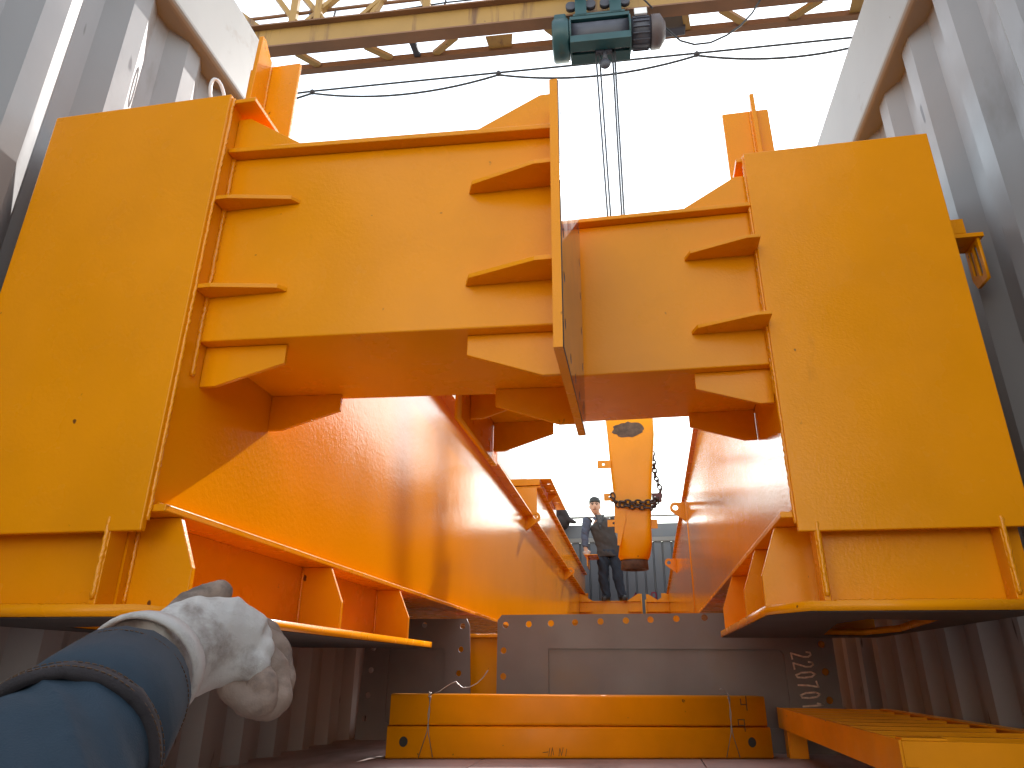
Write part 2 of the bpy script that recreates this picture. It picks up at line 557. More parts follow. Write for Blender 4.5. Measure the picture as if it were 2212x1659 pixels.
# ------------------------------------------------------------------ the two girders
def girder(side, label, P):
    s = side                                             # +1: centre of the container lies towards +x
    xw, y0, zt, zb, zl, zbase = P['xw'], P['y0'], P['zt'], P['zb'], P['zl'], P['zbase']
    yend, ztf = 11.15, P['ztf']
    W = 0.466
    t = thing('crane_girder', label, 'girder', (xw - s * W / 2, y0, zbase), 'crane girders lying in the container')
    OW = M['orange_web']
    O = M['orange']

    def X(d):                                            # d metres from the inner web towards the middle
        return xw + s * d

    def bx(mb, d0, d1, ya, yb, za, zb_):
        a, b = sorted((X(d0), X(d1)))
        return mb.box(a, b, ya, yb, za, zb_)

    def slopez(yy):
        return (zt - 0.016) + (ztf - zt) * (yy - y0) / (yend - y0)
    # end plate at the near end
    bx(MB(), -W, 0.003, y0, y0 + 0.014, zb, zt).build('end_plate', O, t, 0.0025)
    # webs (sloping top), flanges
    for d, nm in ((0.0, 'web'), (-0.40, 'web')):
        xa, xb = sorted((X(d), X(d - 0.010)))
        ya = y0 + 0.0142
        MB().hexa([(xa, ya, zl), (xb, ya, zl), (xb, yend, zl), (xa, yend, zl)], [(xa, ya, slopez(ya)), (xb, ya, slopez(ya)), (xb, yend, slopez(yend)), (xa, yend, slopez(yend))]).build(nm, OW, t)
    xa, xb = sorted((X(P['lip']), X(-0.45)))
    ya = y0 + 0.0142
    MB().hexa([(xa, ya, slopez(ya)), (xb, ya, slopez(ya)), (xb, yend, slopez(yend)), (xa, yend, slopez(yend))],
              [(xa, ya, slopez(ya) + .012), (xb, ya, slopez(ya) + .012), (xb, yend, slopez(yend) + .012), (xa, yend, slopez(yend) + .012)]).build('top_flange', O, t, 0.002)
    bx(MB(), 0.034, -0.45, y0 + 0.0142, yend, zl - 0.014, zl - 0.0002).build('bottom_flange', O, t, 0.002)
    # far end plate and its small ear
    bx(MB(), -W, 0.10, yend + 0.0005, yend + 0.012, zb, ztf - 0.0).build('end_plate', O, t, 0.002)
    # vertical butt seam on the web
    for ys in P['seams']:
        MB().tube([(X(0.001), ys, zl + 0.02), (X(0.001), ys + 0.01, slopez(ys) - 0.02)], 0.004, 6).build('weld_seam', M['orange_weld'], t)
    weld(t, ((X(0.004), y0 + 0.03, zl + 0.004), (X(0.004), 4.2, zl + 0.004)), r=0.0045)
    weld(t, ((X(0.004), y0 + 0.012, zb + .02), (X(0.004), y0 + 0.012, zt - .005)), r=0.0042)
    # foot: base plate, inner and front webs, ribs
    f = bpy.data.objects.new('foot', None)
    zb1 = zbase + 0.02
    yf = P['yfoot']
    dout = 0.075
    ch = P['cham']
    pts = [(X(-W), y0 - 0.004), (X(dout - ch), y0 - 0.004), (X(dout), y0 + ch * 1.6), (X(dout), yf), (X(-W), yf)]
    hole = [[(X(a), y0 + b) for a, b in ((-.17, .22), (-.14, .40), (-.24, 1.02), (-.38, 1.08), (-.43, .85), (-.35, .28))]]
    foot = holed('foot', pts, hole, 'z', zbase, 0.02, O, t)
    shrink = [(X(-W + .002), y0 - .001), (X(dout - ch - .002), y0 - .001), (X(dout - .003), y0 + ch * 1.6 + .002), (X(dout - .003), yf - .003), (X(-W + .002), yf - .003)]
    holed('foot_underside', shrink, hole, 'z', zbase - 0.0025, 0.002, M['bare'], foot)
    zf = zl - 0.0145
    # under flange web of the foot (recessed) and front cross wall
    bx(MB(), -0.055, -0.067, y0 + 0.062, yf - 0.02, zb1 + .0002, zf).build('foot_web', O, foot)
    bx(MB(), -W + 0.01, -0.0552, y0 + 0.05, y0 + 0.0618, zb1 + .0002, zf).build('foot_web', O, foot)
    bx(MB(), -W + 0.01, -0.0675, yf - 0.032, yf - 0.0202, zb1 + .0002, zf).build('foot_web', O, foot)

    def rib(yy, th=0.012, top=0.03, bot=0.072, up=0.07):
        q = [(X(-0.0548), zf), (X(top), zf), (X(bot), zb1 + up), (X(bot), zb1), (X(-0.0548), zb1)]
        return plate('foot_rib', q if s > 0 else q[::-1], 'y', yy, th, O, foot, 0.0015)
    for yy in P['ribs']:
        rib(yy)
        weld(foot, ((X(-0.052), yy - .001, zb1 + .005), (X(-0.052), yy - .001, zf - .005)), r=0.004)
    for d in P['fribs']:
        a, b = sorted((X(d), X(d - 0.014)))
        MB().box(a, b, y0 + 0.004, y0 + 0.0498, zb1 + .0002, zf).build('foot_rib', O, foot, 0.002)
        weld(foot, ((X(d - 0.007), y0 + 0.004, zb1 + .01), (X(d - 0.007), y0 + 0.004, zf - .01)), r=0.0055)
    weld(foot, ((X(-W + 0.02), y0 + 0.047, zb1 + .003), (X(-0.06), y0 + 0.047, zb1 + .003)), r=0.004)

    # half cross beams, near and far
    def half_beam(B, far=False):
        ya, yb, z0, z1 = B['ya'], B['yb'], B['z0'], B['z1']
        xs = B['xs']                                     # face of the splice plate on the beam side
        dx = (xs - xw) * s
        cb = MB()
        xa, xb = sorted((xw + s * 0.0005, xs - s * 0.0005))
        zA0, zA1 = (z0, z1)
        zB0, zB1 = B.get('z0s', z0), B.get('z1s', z1)
        (la0, la1), (lb0, lb1) = ((zA0, zA1), (zB0, zB1)) if s > 0 else ((zB0, zB1), (zA0, zA1))
        cb.hexa([(xa, ya, la0), (xb, ya, lb0), (xb, yb, lb0), (xa, yb, la0)], [(xa, ya, la1), (xb, ya, lb1), (xb, yb, lb1), (xa, yb, la1)])
        cbo = cb.build('cross_beam', O, t, 0.003)
        fl_ = MB()
        e = 0.028
        fl_.hexa([(xa, ya - e, la1 + .0005), (xb, ya - e, lb1 + .0005), (xb, yb + e, lb1 + .0005), (xa, yb + e, la1 + .0005)], [(xa, ya - e, la1 + .013), (xb, ya - e, lb1 + .013), (xb, yb + e, lb1 + .013), (xa, yb + e, la1 + .013)])
        fl_.build('beam_flange', O, cbo, 0.002)
        # splice plate with bolt slots
        py0, py1, pz0, pz1 = B['plate']
        hl = []
        nz = 6
        for i in range(nz):
            zc = pz0 + 0.06 + (pz1 - pz0 - 0.12) * i / (nz - 1)
            for yc in (py0 + 0.032, py1 - 0.045):
                hl.append(circle(yc, zc, 0.011, 12))
        for yc in (py0 + 0.13, py0 + 0.23, py0 + 0.33, py0 + .42):
            hl.append(circle(yc, pz0 + 0.035, 0.011, 12))
        pth = 0.018
        holed('splice_plate', [(py0, pz0), (py1, pz0), (py1, pz1), (py0, pz1)], hl, 'x', xs if s > 0 else xs - pth, pth, O if not B.get('grey') else M['primer_gloss'], cbo)
        if B.get('grey'):
            # painted back of the plate: the orange coat stops at the milled joint face
            holed('splice_plate_coat', [(py0 - .002, pz0), (py1, pz0), (py1, pz1 + .001), (py0 - .002, pz1 + .001)], hl, 'x', xs - s * 0.0012 if s > 0 else xs + 0.0002, 0.001, O, cbo)
            bxe = MB()
            a, b = sorted((xs - s * 0.001, xs + s * (pth - 0.002)))
            bxe.box(a, b, py0 - 0.003, py0 - 0.0004, pz0 - 0.0012, pz1 + 0.001)
            bxe.box(a, b, py0, py1, pz0 - 0.0012, pz0 - 0.0002)
            bxe.build('splice_plate_edge', O, cbo)

        def zt_at(xx):
            u = (xx - xw) / (xs - xw)
            return zA1 + (zB1 - zA1) * u

        def zb_at(xx):
            u = (xx - xw) / (xs - xw)
            return zA0 + (zB0 - zA0) * u
        L1 = B.get('glen', 0.185)
        hh = 0.10
        th = 0.010
        xi = xw + s * 0.001
        xo = xs - s * 0.0015
        for yy in (ya - 0.010, yb):
            # vertical gussets over and under the flanges, both ends
            for root, dirn in ((xi, s), (xo, -s)):
                zz = zt_at(root) + .0135
                q = [(root, zz + hh), (root + dirn * 0.03, zz + hh), (root + dirn * L1, zt_at(root + dirn * L1) + 0.019), (root + dirn * L1, zt_at(root + dirn * L1) + 0.0135), (root, zz)]
                plate('gusset', q, 'y', yy + 0.0005, th, O, cbo, 0.001)
                zz = zb_at(root) - 0.0005
                q = [(root, zz - hh * .9), (root + dirn * 0.035, zz - hh * .9), (root + dirn * L1, zb_at(root + dirn * L1) - 0.043), (root + dirn * L1, zb_at(root + dirn * L1) - .0005), (root, zz)]
                plate('gusset', q, 'y', yy + (0.040 if yy < ya else -0.035), th, O, cbo, 0.001)
        for zz in B['hz']:
            for (root, dirn), pr in zip(((xi, s), (xo, -s)), B.get('pr', (0.06, 0.06))):
                dz = (zt_at(root) - z1) * 0.6
                for sgn, yy in ((-1, ya - 0.0005), (1, yb + 0.0005)):
                    q = [(root, yy), (root, yy + sgn * pr), (root + dirn * 0.035, yy + sgn * pr), (root + dirn * L1 * .93, yy + sgn * pr * .42), (root + dirn * L1, yy)]
                    plate('gusset', q, 'z', zz + dz, th, O, cbo, 0.001)
        if not far:
            weld(cbo, ((xi + s * .002, ya - .002, z0 - .08), (xi + s * .002, ya - .002, z1 + .09)), ((xo - s * .002, ya - .002, zb_at(xo)), (xo - s * .002, ya - .002, zt_at(xo))), r=0.0055)
        return cbo
    half_beam(P['near'])
    half_beam(P['far'], True)

    # lifting lugs: an eye plate with a tail on the web
    for ly, lz in P['lugs']:
        e0 = X(0.075)
        cz = lz
        r = 0.042
        pts = []
        for k in range(13):
            a = R(-60 + 180 * k / 12) if s > 0 else R(240 - 180 * k / 12)
            pts.append((e0 + r * math.cos(a), cz + r * math.sin(a)))
        pts += [(X(0.0008), cz + 0.042), (X(0.0008), cz - 0.11)]
        lug = holed('lifting_lug', pts, [circle(e0, cz, 0.020, 14)], 'y', ly, 0.022, O, t)
        weld(lug, ((X(0.003), ly - 0.002, cz - 0.10), (X(0.003), ly - 0.002, cz + 0.035)), r=0.005)
    # T-shaped upright on the top flange
    (bx0, bx1, by, bz0, bz1, spike) = P['upright']
    st = MB().box(bx0, bx1, by, by + 0.012, bz0, bz1).build('upright', O, t, 0.002)
    rx = P['ribx']
    rd = P['ribd']
    q = [(by - rd, bz0), (by - 0.0005, bz0), (by - 0.0005, bz1 + spike * 0.25), (by - rd * .6, bz1 + spike), (by - rd * .85, bz1 + spike)]
    plate('upright_rib', q, 'x', rx, 0.013, O, st, 0.0015)
    weld(st, ((rx + s * .014 if s > 0 else rx - .001, by - .003, bz0 + .02), (rx + s * .014 if s > 0 else rx - .001, by - .003, bz1 - .01)), r=0.004)
    return t


LEFT = dict(xw=-0.673, y0=1.131, zt=1.557, zb=0.532, zl=0.583, zbase=0.384, ztf=1.41, lip=0.058, seams=[], yfoot=2.80, cham=0.05,
            ribs=[1.20, 1.90, 2.50], fribs=[-0.06, -0.40], lugs=[(5.65, 1.47), (8.64, 1.42)],
            near=dict(ya=1.19, yb=1.545, z0=0.937, z1=1.410, z0s=0.917, z1s=1.370, xs=0.088, plate=(1.10, 1.60, 0.826, 1.437), grey=True, hz=(1.04, 1.265), pr=(0.045, 0.075)),
            far=dict(ya=10.75, yb=11.10, z0=0.80, z1=1.245, xs=0.215, plate=(10.70, 11.16, 0.75, 1.35), hz=(0.95, 1.10)),
            upright=(-0.855, -0.695, 1.43, 1.557, 1.975, 0.055), ribx=-0.800, ribd=0.075)
RIGHT = dict(xw=0.566, y0=1.632, zt=1.633, zb=0.592, zl=0.640, zbase=0.425, ztf=1.40, lip=0.022, seams=[5.31], yfoot=2.85, cham=0.07,
             ribs=[1.76, 2.10, 2.70], fribs=[-0.03, -0.40], lugs=[(5.40, 1.46), (7.62, 1.36)],
             near=dict(ya=1.665, yb=2.03, z0=1.010, z1=1.462, xs=-0.207, plate=(1.61, 2.065, 0.893, 1.50), hz=(1.105, 1.325), pr=(0.085, 0.045)),
             far=dict(ya=11.115 - 0.36, yb=11.10, z0=0.80, z1=1.235, xs=0.240, plate=(10.70, 11.155, 0.75, 1.27), hz=(0.95, 1.10)),
             upright=(0.552, 0.690, 1.80, 1.633, 1.930, 0.045), ribx=0.636, ribd=0.03)
gl = girder(1, 'left orange box girder whose half cross beam ends in a tall splice plate', LEFT)
gr = girder(-1, 'right orange box girder with slotted hanger bracket on its wall side', RIGHT)
gr.rotation_euler = (0, 0, -0.0058)
# slotted hanger bracket on the wall side of the right girder
q0 = 1.032
hb = MB()
hb.box(q0, q0 + 0.085, 1.745, 1.755, 1.385, 1.43)
hb.box(q0, q0 + 0.125, 1.745, 1.83, 1.372, 1.3845)
hbo = hb.build('hanger_bracket', M['orange'], gr, 0.001)
holed('hanger_plate', [(1.752, 1.371), (1.752, 1.25), (1.81, 1.25), (1.825, 1.28), (1.825, 1.371)], [[(1.765, 1.36), (1.765, 1.275), (1.775, 1.268), (1.785, 1.275), (1.785, 1.36)], [(1.795, 1.36), (1.795, 1.28), (1.812, 1.29), (1.812, 1.36)]], 'x', q0 + 0.108, 0.008, M['orange'], hbo)

# ------------------------------------------------------------------ beam stacked on the left girder
sb = thing('stacked_beam', 'narrow orange beam laid on top of the left girder, slotted bracket on its near end', 'beam', (-0.75, 5.9, 1.48))
zA, zB = 1.80, 1.71
ys0, ys1 = 5.95, 11.3


def zg(yy):
    return (1.557 - 0.016 + 0.0125) + (1.41 - 1.557) * (yy - 1.131) / (11.15 - 1.131)


xa, xb = -0.93, -0.625
MB().hexa([(xa, ys0, zg(ys0)), (xb, ys0, zg(ys0)), (xb, ys1, zg(ys1)), (xa, ys1, zg(ys1))], [(xa, ys0, zA - .012), (xb, ys0, zA - .012), (xb, ys1, zB - .012), (xa, ys1, zB - .012)]).build('beam_body', M['orange_web'], sb, 0.002)
MB().hexa([(xa - .03, ys0, zA - .0115), (xb + .035, ys0, zA - .0115), (xb + .035, ys1, zB - .0115), (xa - .03, ys1, zB - .0115)], [(xa - .03, ys0, zA), (xb + .035, ys0, zA), (xb + .035, ys1, zB), (xa - .03, ys1, zB)]).build('top_flange', M['orange'], sb, 0.002)
MB().hexa([(-0.97, 5.95, 1.81), (-0.60, 5.95, 1.81), (-0.60, 7.2, 1.79), (-0.97, 7.2, 1.79)], [(-0.97, 5.95, 1.87), (-0.60, 5.95, 1.87), (-0.60, 7.2, 1.85), (-0.97, 7.2, 1.85)]).build('bracket', M['orange'], sb, 0.003)
sl = [[(-0.555, yy), (-0.525, yy), (-0.525, yy + 0.05), (-0.555, yy + 0.05)] for yy in (6.1, 6.35, 6.6, 6.85)]
holed('slotted_angle', [(-0.598, 5.95), (-0.50, 5.95), (-0.50, 7.2), (-0.598, 7.2)], sl, 'z', 1.855, 0.012, M['orange'], sb)
plate('bracket_rib', [(-0.598, 1.854), (-0.51, 1.854), (-0.598, 1.76)], 'y', 6.5, 0.01, M['orange'], sb)
cb_ = at(1278, 1203, y=10.6)
MB().box(cb_.x - .09, cb_.x + .10, 10.35, 10.85, cb_.z - 0.01, cb_.z + 0.0).box(cb_.x - .06, cb_.x - .045, 10.40, 10.80, zB + .004, cb_.z - .0105).build('end_bracket', M['orange'], sb, 0.002)

# ------------------------------------------------------------------ bolster beam under the girders, splice plates standing before it
bo = thing('bolster_beam', 'orange channel beam standing between two dark steel plates under the girders', 'beam', (0.1, 3.6, 0))
MB().box(-0.72, 1.05, 3.62, 3.63, 0.0, 0.452).build('channel_web', M['orange'], bo)
MB().box(-0.72, 1.05, 3.56, 3.6195, 0.0, 0.012).build('channel_flange', M['orange'], bo, 0.002)
MB().box(-0.72, 1.05, 3.575, 3.80, 0.4525, 0.470).build('channel_flange', M['orange'], bo, 0.004)

YP = 3.35
p1 = thing('steel_plate', 'wide bare grey steel plate with bolt holes, chalked number at its right', 'steel plate', (0.28, YP, 0), 'bare steel plates standing on the container floor')
px0, px1, pz1 = -0.447, 1.005, 0.548
hol = []
for u in (1092, 1142, 1190, 1242, 1297, 1352, 1405, 1461, 1522):
    c = at(u, 1350 - (u - 1092) * 16 / 430, y=YP)
    hol.append(circle(c.x, c.z, 0.0145, 14))
for i in range(4):
    hol.append(circle(0.60 + i * 0.108, 0.507, 0.0145, 14))
for zz in (0.388, 0.279, 0.17, 0.06):
    hol.append(circle(-0.418, zz, 0.0145, 14))
    hol.append(circle(0.958, zz + 0.03, 0.0145, 14))
win = [(-0.212 if a < 0 else a, b) for a, b in rrect(-0.212, 0.80, 0.09, 0.397, 0.03)]
holed('plate_frame', [(px0, 0.0), (px1, 0.0), (px1, pz1), (px0 + .02, pz1 - .006), (px0, pz1 - .03)], hol + [win], 'y', YP, 0.010, M['primer'], p1)
MB().box(-0.24, 0.83, YP + 0.0105, YP + 0.018, 0.06, 0.425).build('plate_panel', M['primer'], p1)
# chalked number, written downwards
dig = {'2': [(-.3, .3), (-.2, .48), (.1, .5), (.3, .35), (.25, .1), (-.35, -.5), (.4, -.5)],
       '0': [(0, .5), (-.28, .3), (-.32, -.2), (-.1, -.5), (.2, -.45), (.32, -.1), (.28, .3), (0, .5)],
       '7': [(-.35, .45), (.35, .5), (.05, 0), (-.1, -.5)],
       '1': [(-.2, .25), (.05, .5), (.02, -.5)]}
tc0 = at(1733, 1415, y=YP)
tc1 = at(1752, 1524, y=YP)
lines = []
run = Vector((0, 0, -1))
step = (tc0.z - tc1.z) / 5.0
for i, ch in enumerate('220701'):
    cc = (i * step)
    lines.append([(cc + a * step * 0.80, b * 0.078) for a, b in dig[ch]])
strokes('chalk_number', lines, 0.0068, (tc0.x - 0.005, YP - 0.0002, tc0.z), (0.10, 0, -1), (1, 0, 0.10), M['chalk'], p1)
p2 = thing('steel_plate', 'dark bare steel plate under the left girder, beside the orange beam', 'steel plate', (-0.87, 3.45, 0), 'bare steel plates standing on the container floor')
hol2 = []
for xx, zz in ((-.83, .505), (-.64, .50), (-.645, .395), (-.652, .29), (-1.08, .40), (-1.085, .30), (-1.09, .19), (-1.10, .09), (-.66, .18), (-.97, .09)):
    hol2.append(circle(xx, zz, 0.0135, 14))
holed('plate_frame', [(-1.14, 0.0), (-0.585, 0.0), (-0.605, 0.50), (-0.62, 0.533), (-1.12, 0.533)], hol2 + [rrect(-1.0, -0.72, 0.07, 0.40, 0.02)], 'y', 3.46, 0.010, M['primer'], p2)
MB().box(-1.03, -0.69, 3.4705, 3.478, 0.04, 0.43).build('plate_panel', M['primer'], p2)

# ------------------------------------------------------------------ two channels wired together on the floor
A0, A1 = Vector((-0.742, 2.761, 0)), Vector((0.675, 3.125, 0))
bu = (A1 - A0)
BL = bu.length
bu.normalize()
bn = Vector((-bu.y, bu.x, 0))


def chan(zlo, h, dep, x0, x1, label, holes):
    t = thing('channel_beam', label, 'beam', A0 + bu * BL / 2 + Vector((0, 0, zlo)), 'pair of orange channels wired together on the floor')
    # hollow rounded section, closed long profile with lips
    mb = MB()
    prof = rrect(0.0, dep, zlo + .0008, zlo + h - .0008, 0.011, 4)
    n = len(prof)
    vs, fs = [], []
    for e in (x0, x1):
        vs += [A0 + bu * e + bn * a + Vector((0, 0, b)) for a, b in prof]
    inner = rrect(0.006, dep - .006, zlo + 0.006, zlo + h - 0.006, 0.007, 4)
    for e in (x0, x1):
        vs += [A0 + bu * e + bn * a + Vector((0, 0, b)) for a, b in inner]
    for i in range(n):
        j = (i + 1) % n
        fs.append((i, j, n + j, n + i))
        fs.append((2 * n + i, 3 * n + i, 3 * n + j, 2 * n + j))
        fs.append((i, 2 * n + i, 2 * n + j, j))
        fs.append((n + i, n + j, 3 * n + j, 3 * n + i))
    mb.add(vs, fs, True)
    o = mb.build('channel_body', M['orange_dull'], t)
    for e in holes:
        c = A0 + bu * e - bn * 0.0004 + Vector((0, 0, zlo + h * 0.52))
        hm = MB()
        ring = [c + bu * (0.0155 * math.cos(a)) + Vector((0, 0, 0.0175 * math.sin(a))) for a in [2 * math.pi * k / 20 for k in range(20)]]
        hm.prism(ring, bn * -0.0012)
        hm.build('bolt_hole', M['hole'], o)
    return t


ch1 = chan(0.0, 0.110, 0.12, 0.0, BL, 'lower of the two wired orange channels, dark bolt hole near each end', (0.062, BL - 0.078))
ch2 = chan(0.1105, 0.108, 0.115, 0.006, BL - 0.010, 'upper of the two wired orange channels, on the lower one', ())


def on_front(u, v, off=0.0):
    """point on the front face of the bundle"""
    d = FW + RT * ((u - IW / 2) / FPX) - UP * ((v - IH / 2) / FPX)
    tt = (A0 - CAM).dot(bn) / d.dot(bn)
    return CAM + d * tt - bn * off


strokes('marker_sign', [[(-.012, .02), (-.012, 0), (.01, 0)], [(.01, .03), (.01, -.02)]], 0.004, on_front(1607, 1522, .0004), bu, (0, 0, 1), M['ink'], ch2.children[0])
strokes('marker_sign', [[(.012, .02), (-.012, .02), (-.012, 0), (.01, 0)], [(.012, .02), (.012, -.02)]], 0.004, on_front(1602, 1567, .0004), bu, (0, 0, 1), M['ink'], ch1.children[0])
sc = [[(-.03, 0), (-.01, .002)], [(-.008, -.012), (-.004, .014)], [(.0, -.012), (.006, .016), (.01, -.008)], [(.03, -.012), (.034, .014), (.04, -.01), (.046, .016)], [(.055, -.012), (.06, .012)]]
strokes('marker_sign', sc, 0.002, on_front(1190, 1634, .0004) + Vector((0, 0, 0.013)), bu, (0, 0, 1), M['ink'], ch1.children[0])


def tie(e, label, tail):
    top = 0.2185
    r = 0.0015
    mb = MB()
    F = lambda a, b, z: A0 + bu * a + bn * b + Vector((0, 0, z))
    w = [F(e, -.004, top - .01), F(e + .004, .0, top + .003), F(e + .004, .112, top + .003), F(e + .004, .119, top - .01)]
    mb.tube(w, r, 6)
    mb.tube([F(e, -.003, top - .005), F(e + .004, -.005, 0.16), F(e - 0.003, -.004, 0.09), F(e - 0.030, -.005, 0.006)], r, 6)
    mb.tube([F(e + .006, -.003, top - .005), F(e - .002, -.006, 0.15), F(e + 0.004, -.004, 0.08), F(e + 0.022, -.005, 0.006)], r, 6)
    # twisted knot
    k = [F(e + .004 * math.sin(i * 1.7), -.006 + .004 * math.cos(i * 1.7), top - .014 + i * .0022) for i in range(11)]
    mb.tube(k, r * 1.1, 6)
    if tail:
        pts = [on_front(u, v, 0.008) for u, v in tail]
        mb.tube(pts, r * 1.15, 6)
    o = mb.build('tie_wire', M['wire'])
    return tag(o, label, 'wire', 'tie wires round the orange channels')


e1 = (on_front(925, 1560) - A0).dot(bu)
e2 = (on_front(1578, 1560) - A0).dot(bu)
tie(e1, 'left tie wire round the orange channels, its long loose end curling up', [(930, 1500), (948, 1494), (962, 1484), (975, 1476), (985, 1472), (992, 1480), (1000, 1486), (1015, 1484), (1030, 1476), (1043, 1464), (1054, 1448)])
tie(e2, 'right tie wire round the orange channels, bent with only a short end', [(1566, 1494), (1562, 1490), (1556, 1487), (1552, 1490)])

# ------------------------------------------------------------------ slatted frame at the right
ld = thing('slatted_frame', 'low orange slatted steel frame on short legs by the right wall', 'frame', (0.94, 2.5, 0))
fx0, fx1, fy0, fy1, fz = 0.735, 1.155, 1.765, 3.26, 0.175
OD = M['orange_dull']
MB().box(fx0 - 0.006, fx0, fy0, fy1, fz - 0.075, fz).build('side_rail', OD, ld, 0.001)
MB().box(fx1, fx1 + 0.006, fy0, fy1, fz - 0.075, fz).box(fx1 - .035, fx1 - .0005, fy0, fy1, fz - 0.006, fz).build('side_rail', OD, ld, 0.001)
MB().box(fx0 + .0005, fx1 - .0005, fy0, fy0 + 0.006, fz - 0.052, fz - 0.002).box(fx0 + .0005, fx0 + 0.09, fy0 - .001, fy0 + 0.04, fz - 0.0015, fz + 0.004).build('end_rail', OD, ld, 0.001)
MB().box(fx0 + .0005, fx1 - .0005, fy1 - 0.006, fy1, fz - 0.052, fz - 0.002).build('end_rail', OD, ld, 0.001)
for i in range(8):
    yy = fy0 + 0.16 + i * 0.165
    MB().box(fx0 + .0005, fx1 - .036, yy, yy + 0.006, fz - 0.042, fz - 0.004).box(fx0 + .0005, fx1 - .036, yy + .0065, yy + 0.014, fz - 0.008, fz - 0.004).build('slat', OD, ld)
for xx, yy in ((fx0 + 0.006, fy0 + 0.008), (fx0 + 0.006, fy1 - 0.10), (fx1 - 0.012, fy0 + 0.05), (fx1 - 0.012, fy1 - 0.10)):
    MB().box(xx, xx + 0.006, yy, yy + 0.07, 0.0, fz - 0.054).box(xx + .0065, xx + 0.07 if xx < 0.9 else xx + 0.0066, yy, yy + 0.006, 0.0, fz - 0.054).build('leg', OD, ld, 0.001)

# ------------------------------------------------------------------ hanging column
YC = 6.3
hc = thing('hanging_column', 'tapered orange box column hanging from the hoist, chain round it', 'column', at(1370, 1225, y=YC))
tl, tr_, br, bl = at(1304, 880, y=YC), at(1410, 880, y=YC), at(1409, 1165, y=YC), at(1334, 1160, y=YC)
bc = at(1371, 1222, y=YC + 0.15)
NR = 48


def sect(x0, x1, y0_, y1_, z_, r_):
    pts = []
    cx_, cy_, hx, hy = (x0 + x1) / 2, (y0_ + y1_) / 2, (x1 - x0) / 2, (y1_ - y0_) / 2
    for k in range(NR):
        a_ = 2 * math.pi * k / NR
        ca, sa = math.cos(a_), math.sin(a_)
        e_ = 2 / r_
        pts.append(Vector((cx_ + hx * math.copysign(abs(ca) ** e_, ca), cy_ + hy * math.copysign(abs(sa) ** e_, sa), z_)))
    return pts


dep = 0.30
rings = [sect(tl.x, tr_.x, YC, YC + dep, tl.z, 14), sect(tl.x + .02, tr_.x - .003, YC, YC + dep, tl.z - .28, 14), sect((tl.x + bl.x) / 2, (tr_.x + br.x) / 2, YC, YC + dep, (tl.z + bl.z) / 2, 12), sect(bl.x, br.x, YC, YC + dep, bl.z + .10, 9),
         sect(bl.x, br.x, YC, YC + dep, bl.z, 7), sect(bl.x + .01, br.x - .005, YC + .01, YC + dep - .01, bl.z - .07, 5), sect(bc.x - .140, bc.x + .140, YC + .015, YC + dep - .015, bl.z - .15, 3.2), sect(bc.x - .122, bc.x + .122, YC + .028, YC + .272, bc.z + .045, 2.0)]
mb = MB()
vs = [p for r_ in rings for p in r_]
fs = [(i * NR + k, i * NR + (k + 1) % NR, (i + 1) * NR + (k + 1) % NR, (i + 1) * NR + k) for i in range(len(rings) - 1) for k in range(NR)]
mb.add(vs, fs, True)
mb.add(rings[0], [tuple(range(NR))])
cbody = mb.build('column_body', M['orange'], hc)
# round opening with burnt rim near the top
oc = at(1357, 928, y=YC - 0.002)
ring = []
for kx in range(28):
    a = 2 * math.pi * kx / 28
    rr = 1 + random.uniform(-.10, .12)
    ring.append((oc.x + 0.145 * rr * math.cos(a), YC - 0.001, oc.z + 0.075 * rr * math.sin(a)))
MB().prism(ring, (0, -0.002, 0)).build('burnt_rim', M['rust'], hc)
MB().prism([(oc.x + 0.11 * math.cos(2 * math.pi * kx / 24), YC - 0.0035, oc.z + 0.055 * math.sin(2 * math.pi * kx / 24)) for kx in range(24)], (0, -0.001, 0)).build('cut_opening', M['rust'], hc)
# tube collar at the lower end
mb = MB()
n = 28
vs, fs = [], []
for r_, z_ in ((0.118, 0.040), (0.122, -0.035), (0.096, -0.035), (0.096, 0.040)):
    vs += [bc + Vector((r_ * math.cos(2 * math.pi * k / n), r_ * math.sin(2 * math.pi * k / n), z_)) for k in range(n)]
for i in range(3):
    for k in range(n):
        fs.append((i * n + k, i * n + (k + 1) % n, (i + 1) * n + (k + 1) % n, (i + 1) * n + k))
mb.add(vs, fs, True)
mb.build('tube_collar', M['rust'], hc)
for (u0, u1, v0, v1) in ((1290, 1320, 995, 1011), (1304, 1332, 1066, 1081), (1312, 1345, 1123, 1137)):
    a, b = at(u0, v0, y=YC - 0.012), at(u1, v1, y=YC - 0.012)
    holed('tab', [(a.x, a.z), (b.x, a.z), (b.x, b.z), (a.x, b.z)], [circle(a.x + 0.055, (a.z + b.z) / 2, 0.011)], 'y', YC - 0.012, 0.010, M['orange'], hc)
a, b = at(1396, 1122, y=YC + 0.05), at(1421, 1141, y=YC + .05)
MB().box(a.x, b.x, YC + .05, YC + .06, b.z, a.z).build('tab', M['orange'], hc)
a, b = at(1408, 1066, y=YC + 0.1), at(1430, 1083, y=YC + .1)
MB().box(a.x, b.x, YC + .08, YC + .14, b.z, a.z).build('red_stub', M['darkred'], hc, 0.003)
gp = [at(u, v, y=YC - 0.011) for u, v in ((1327, 1060), (1336, 1060), (1350, 1090), (1352, 1120), (1346, 1150), (1340, 1178), (1334, 1178), (1334, 1152), (1328, 1150), (1327, 1100))]
MB().prism(gp, (0, 0.010, 0)).build('side_gusset', M['orange'], hc)
gp = [at(u, v, y=YC - 0.011) for u, v in ((1331, 1135), (1343, 1139), (1356, 1150), (1356, 1168), (1350, 1180), (1334, 1180))]

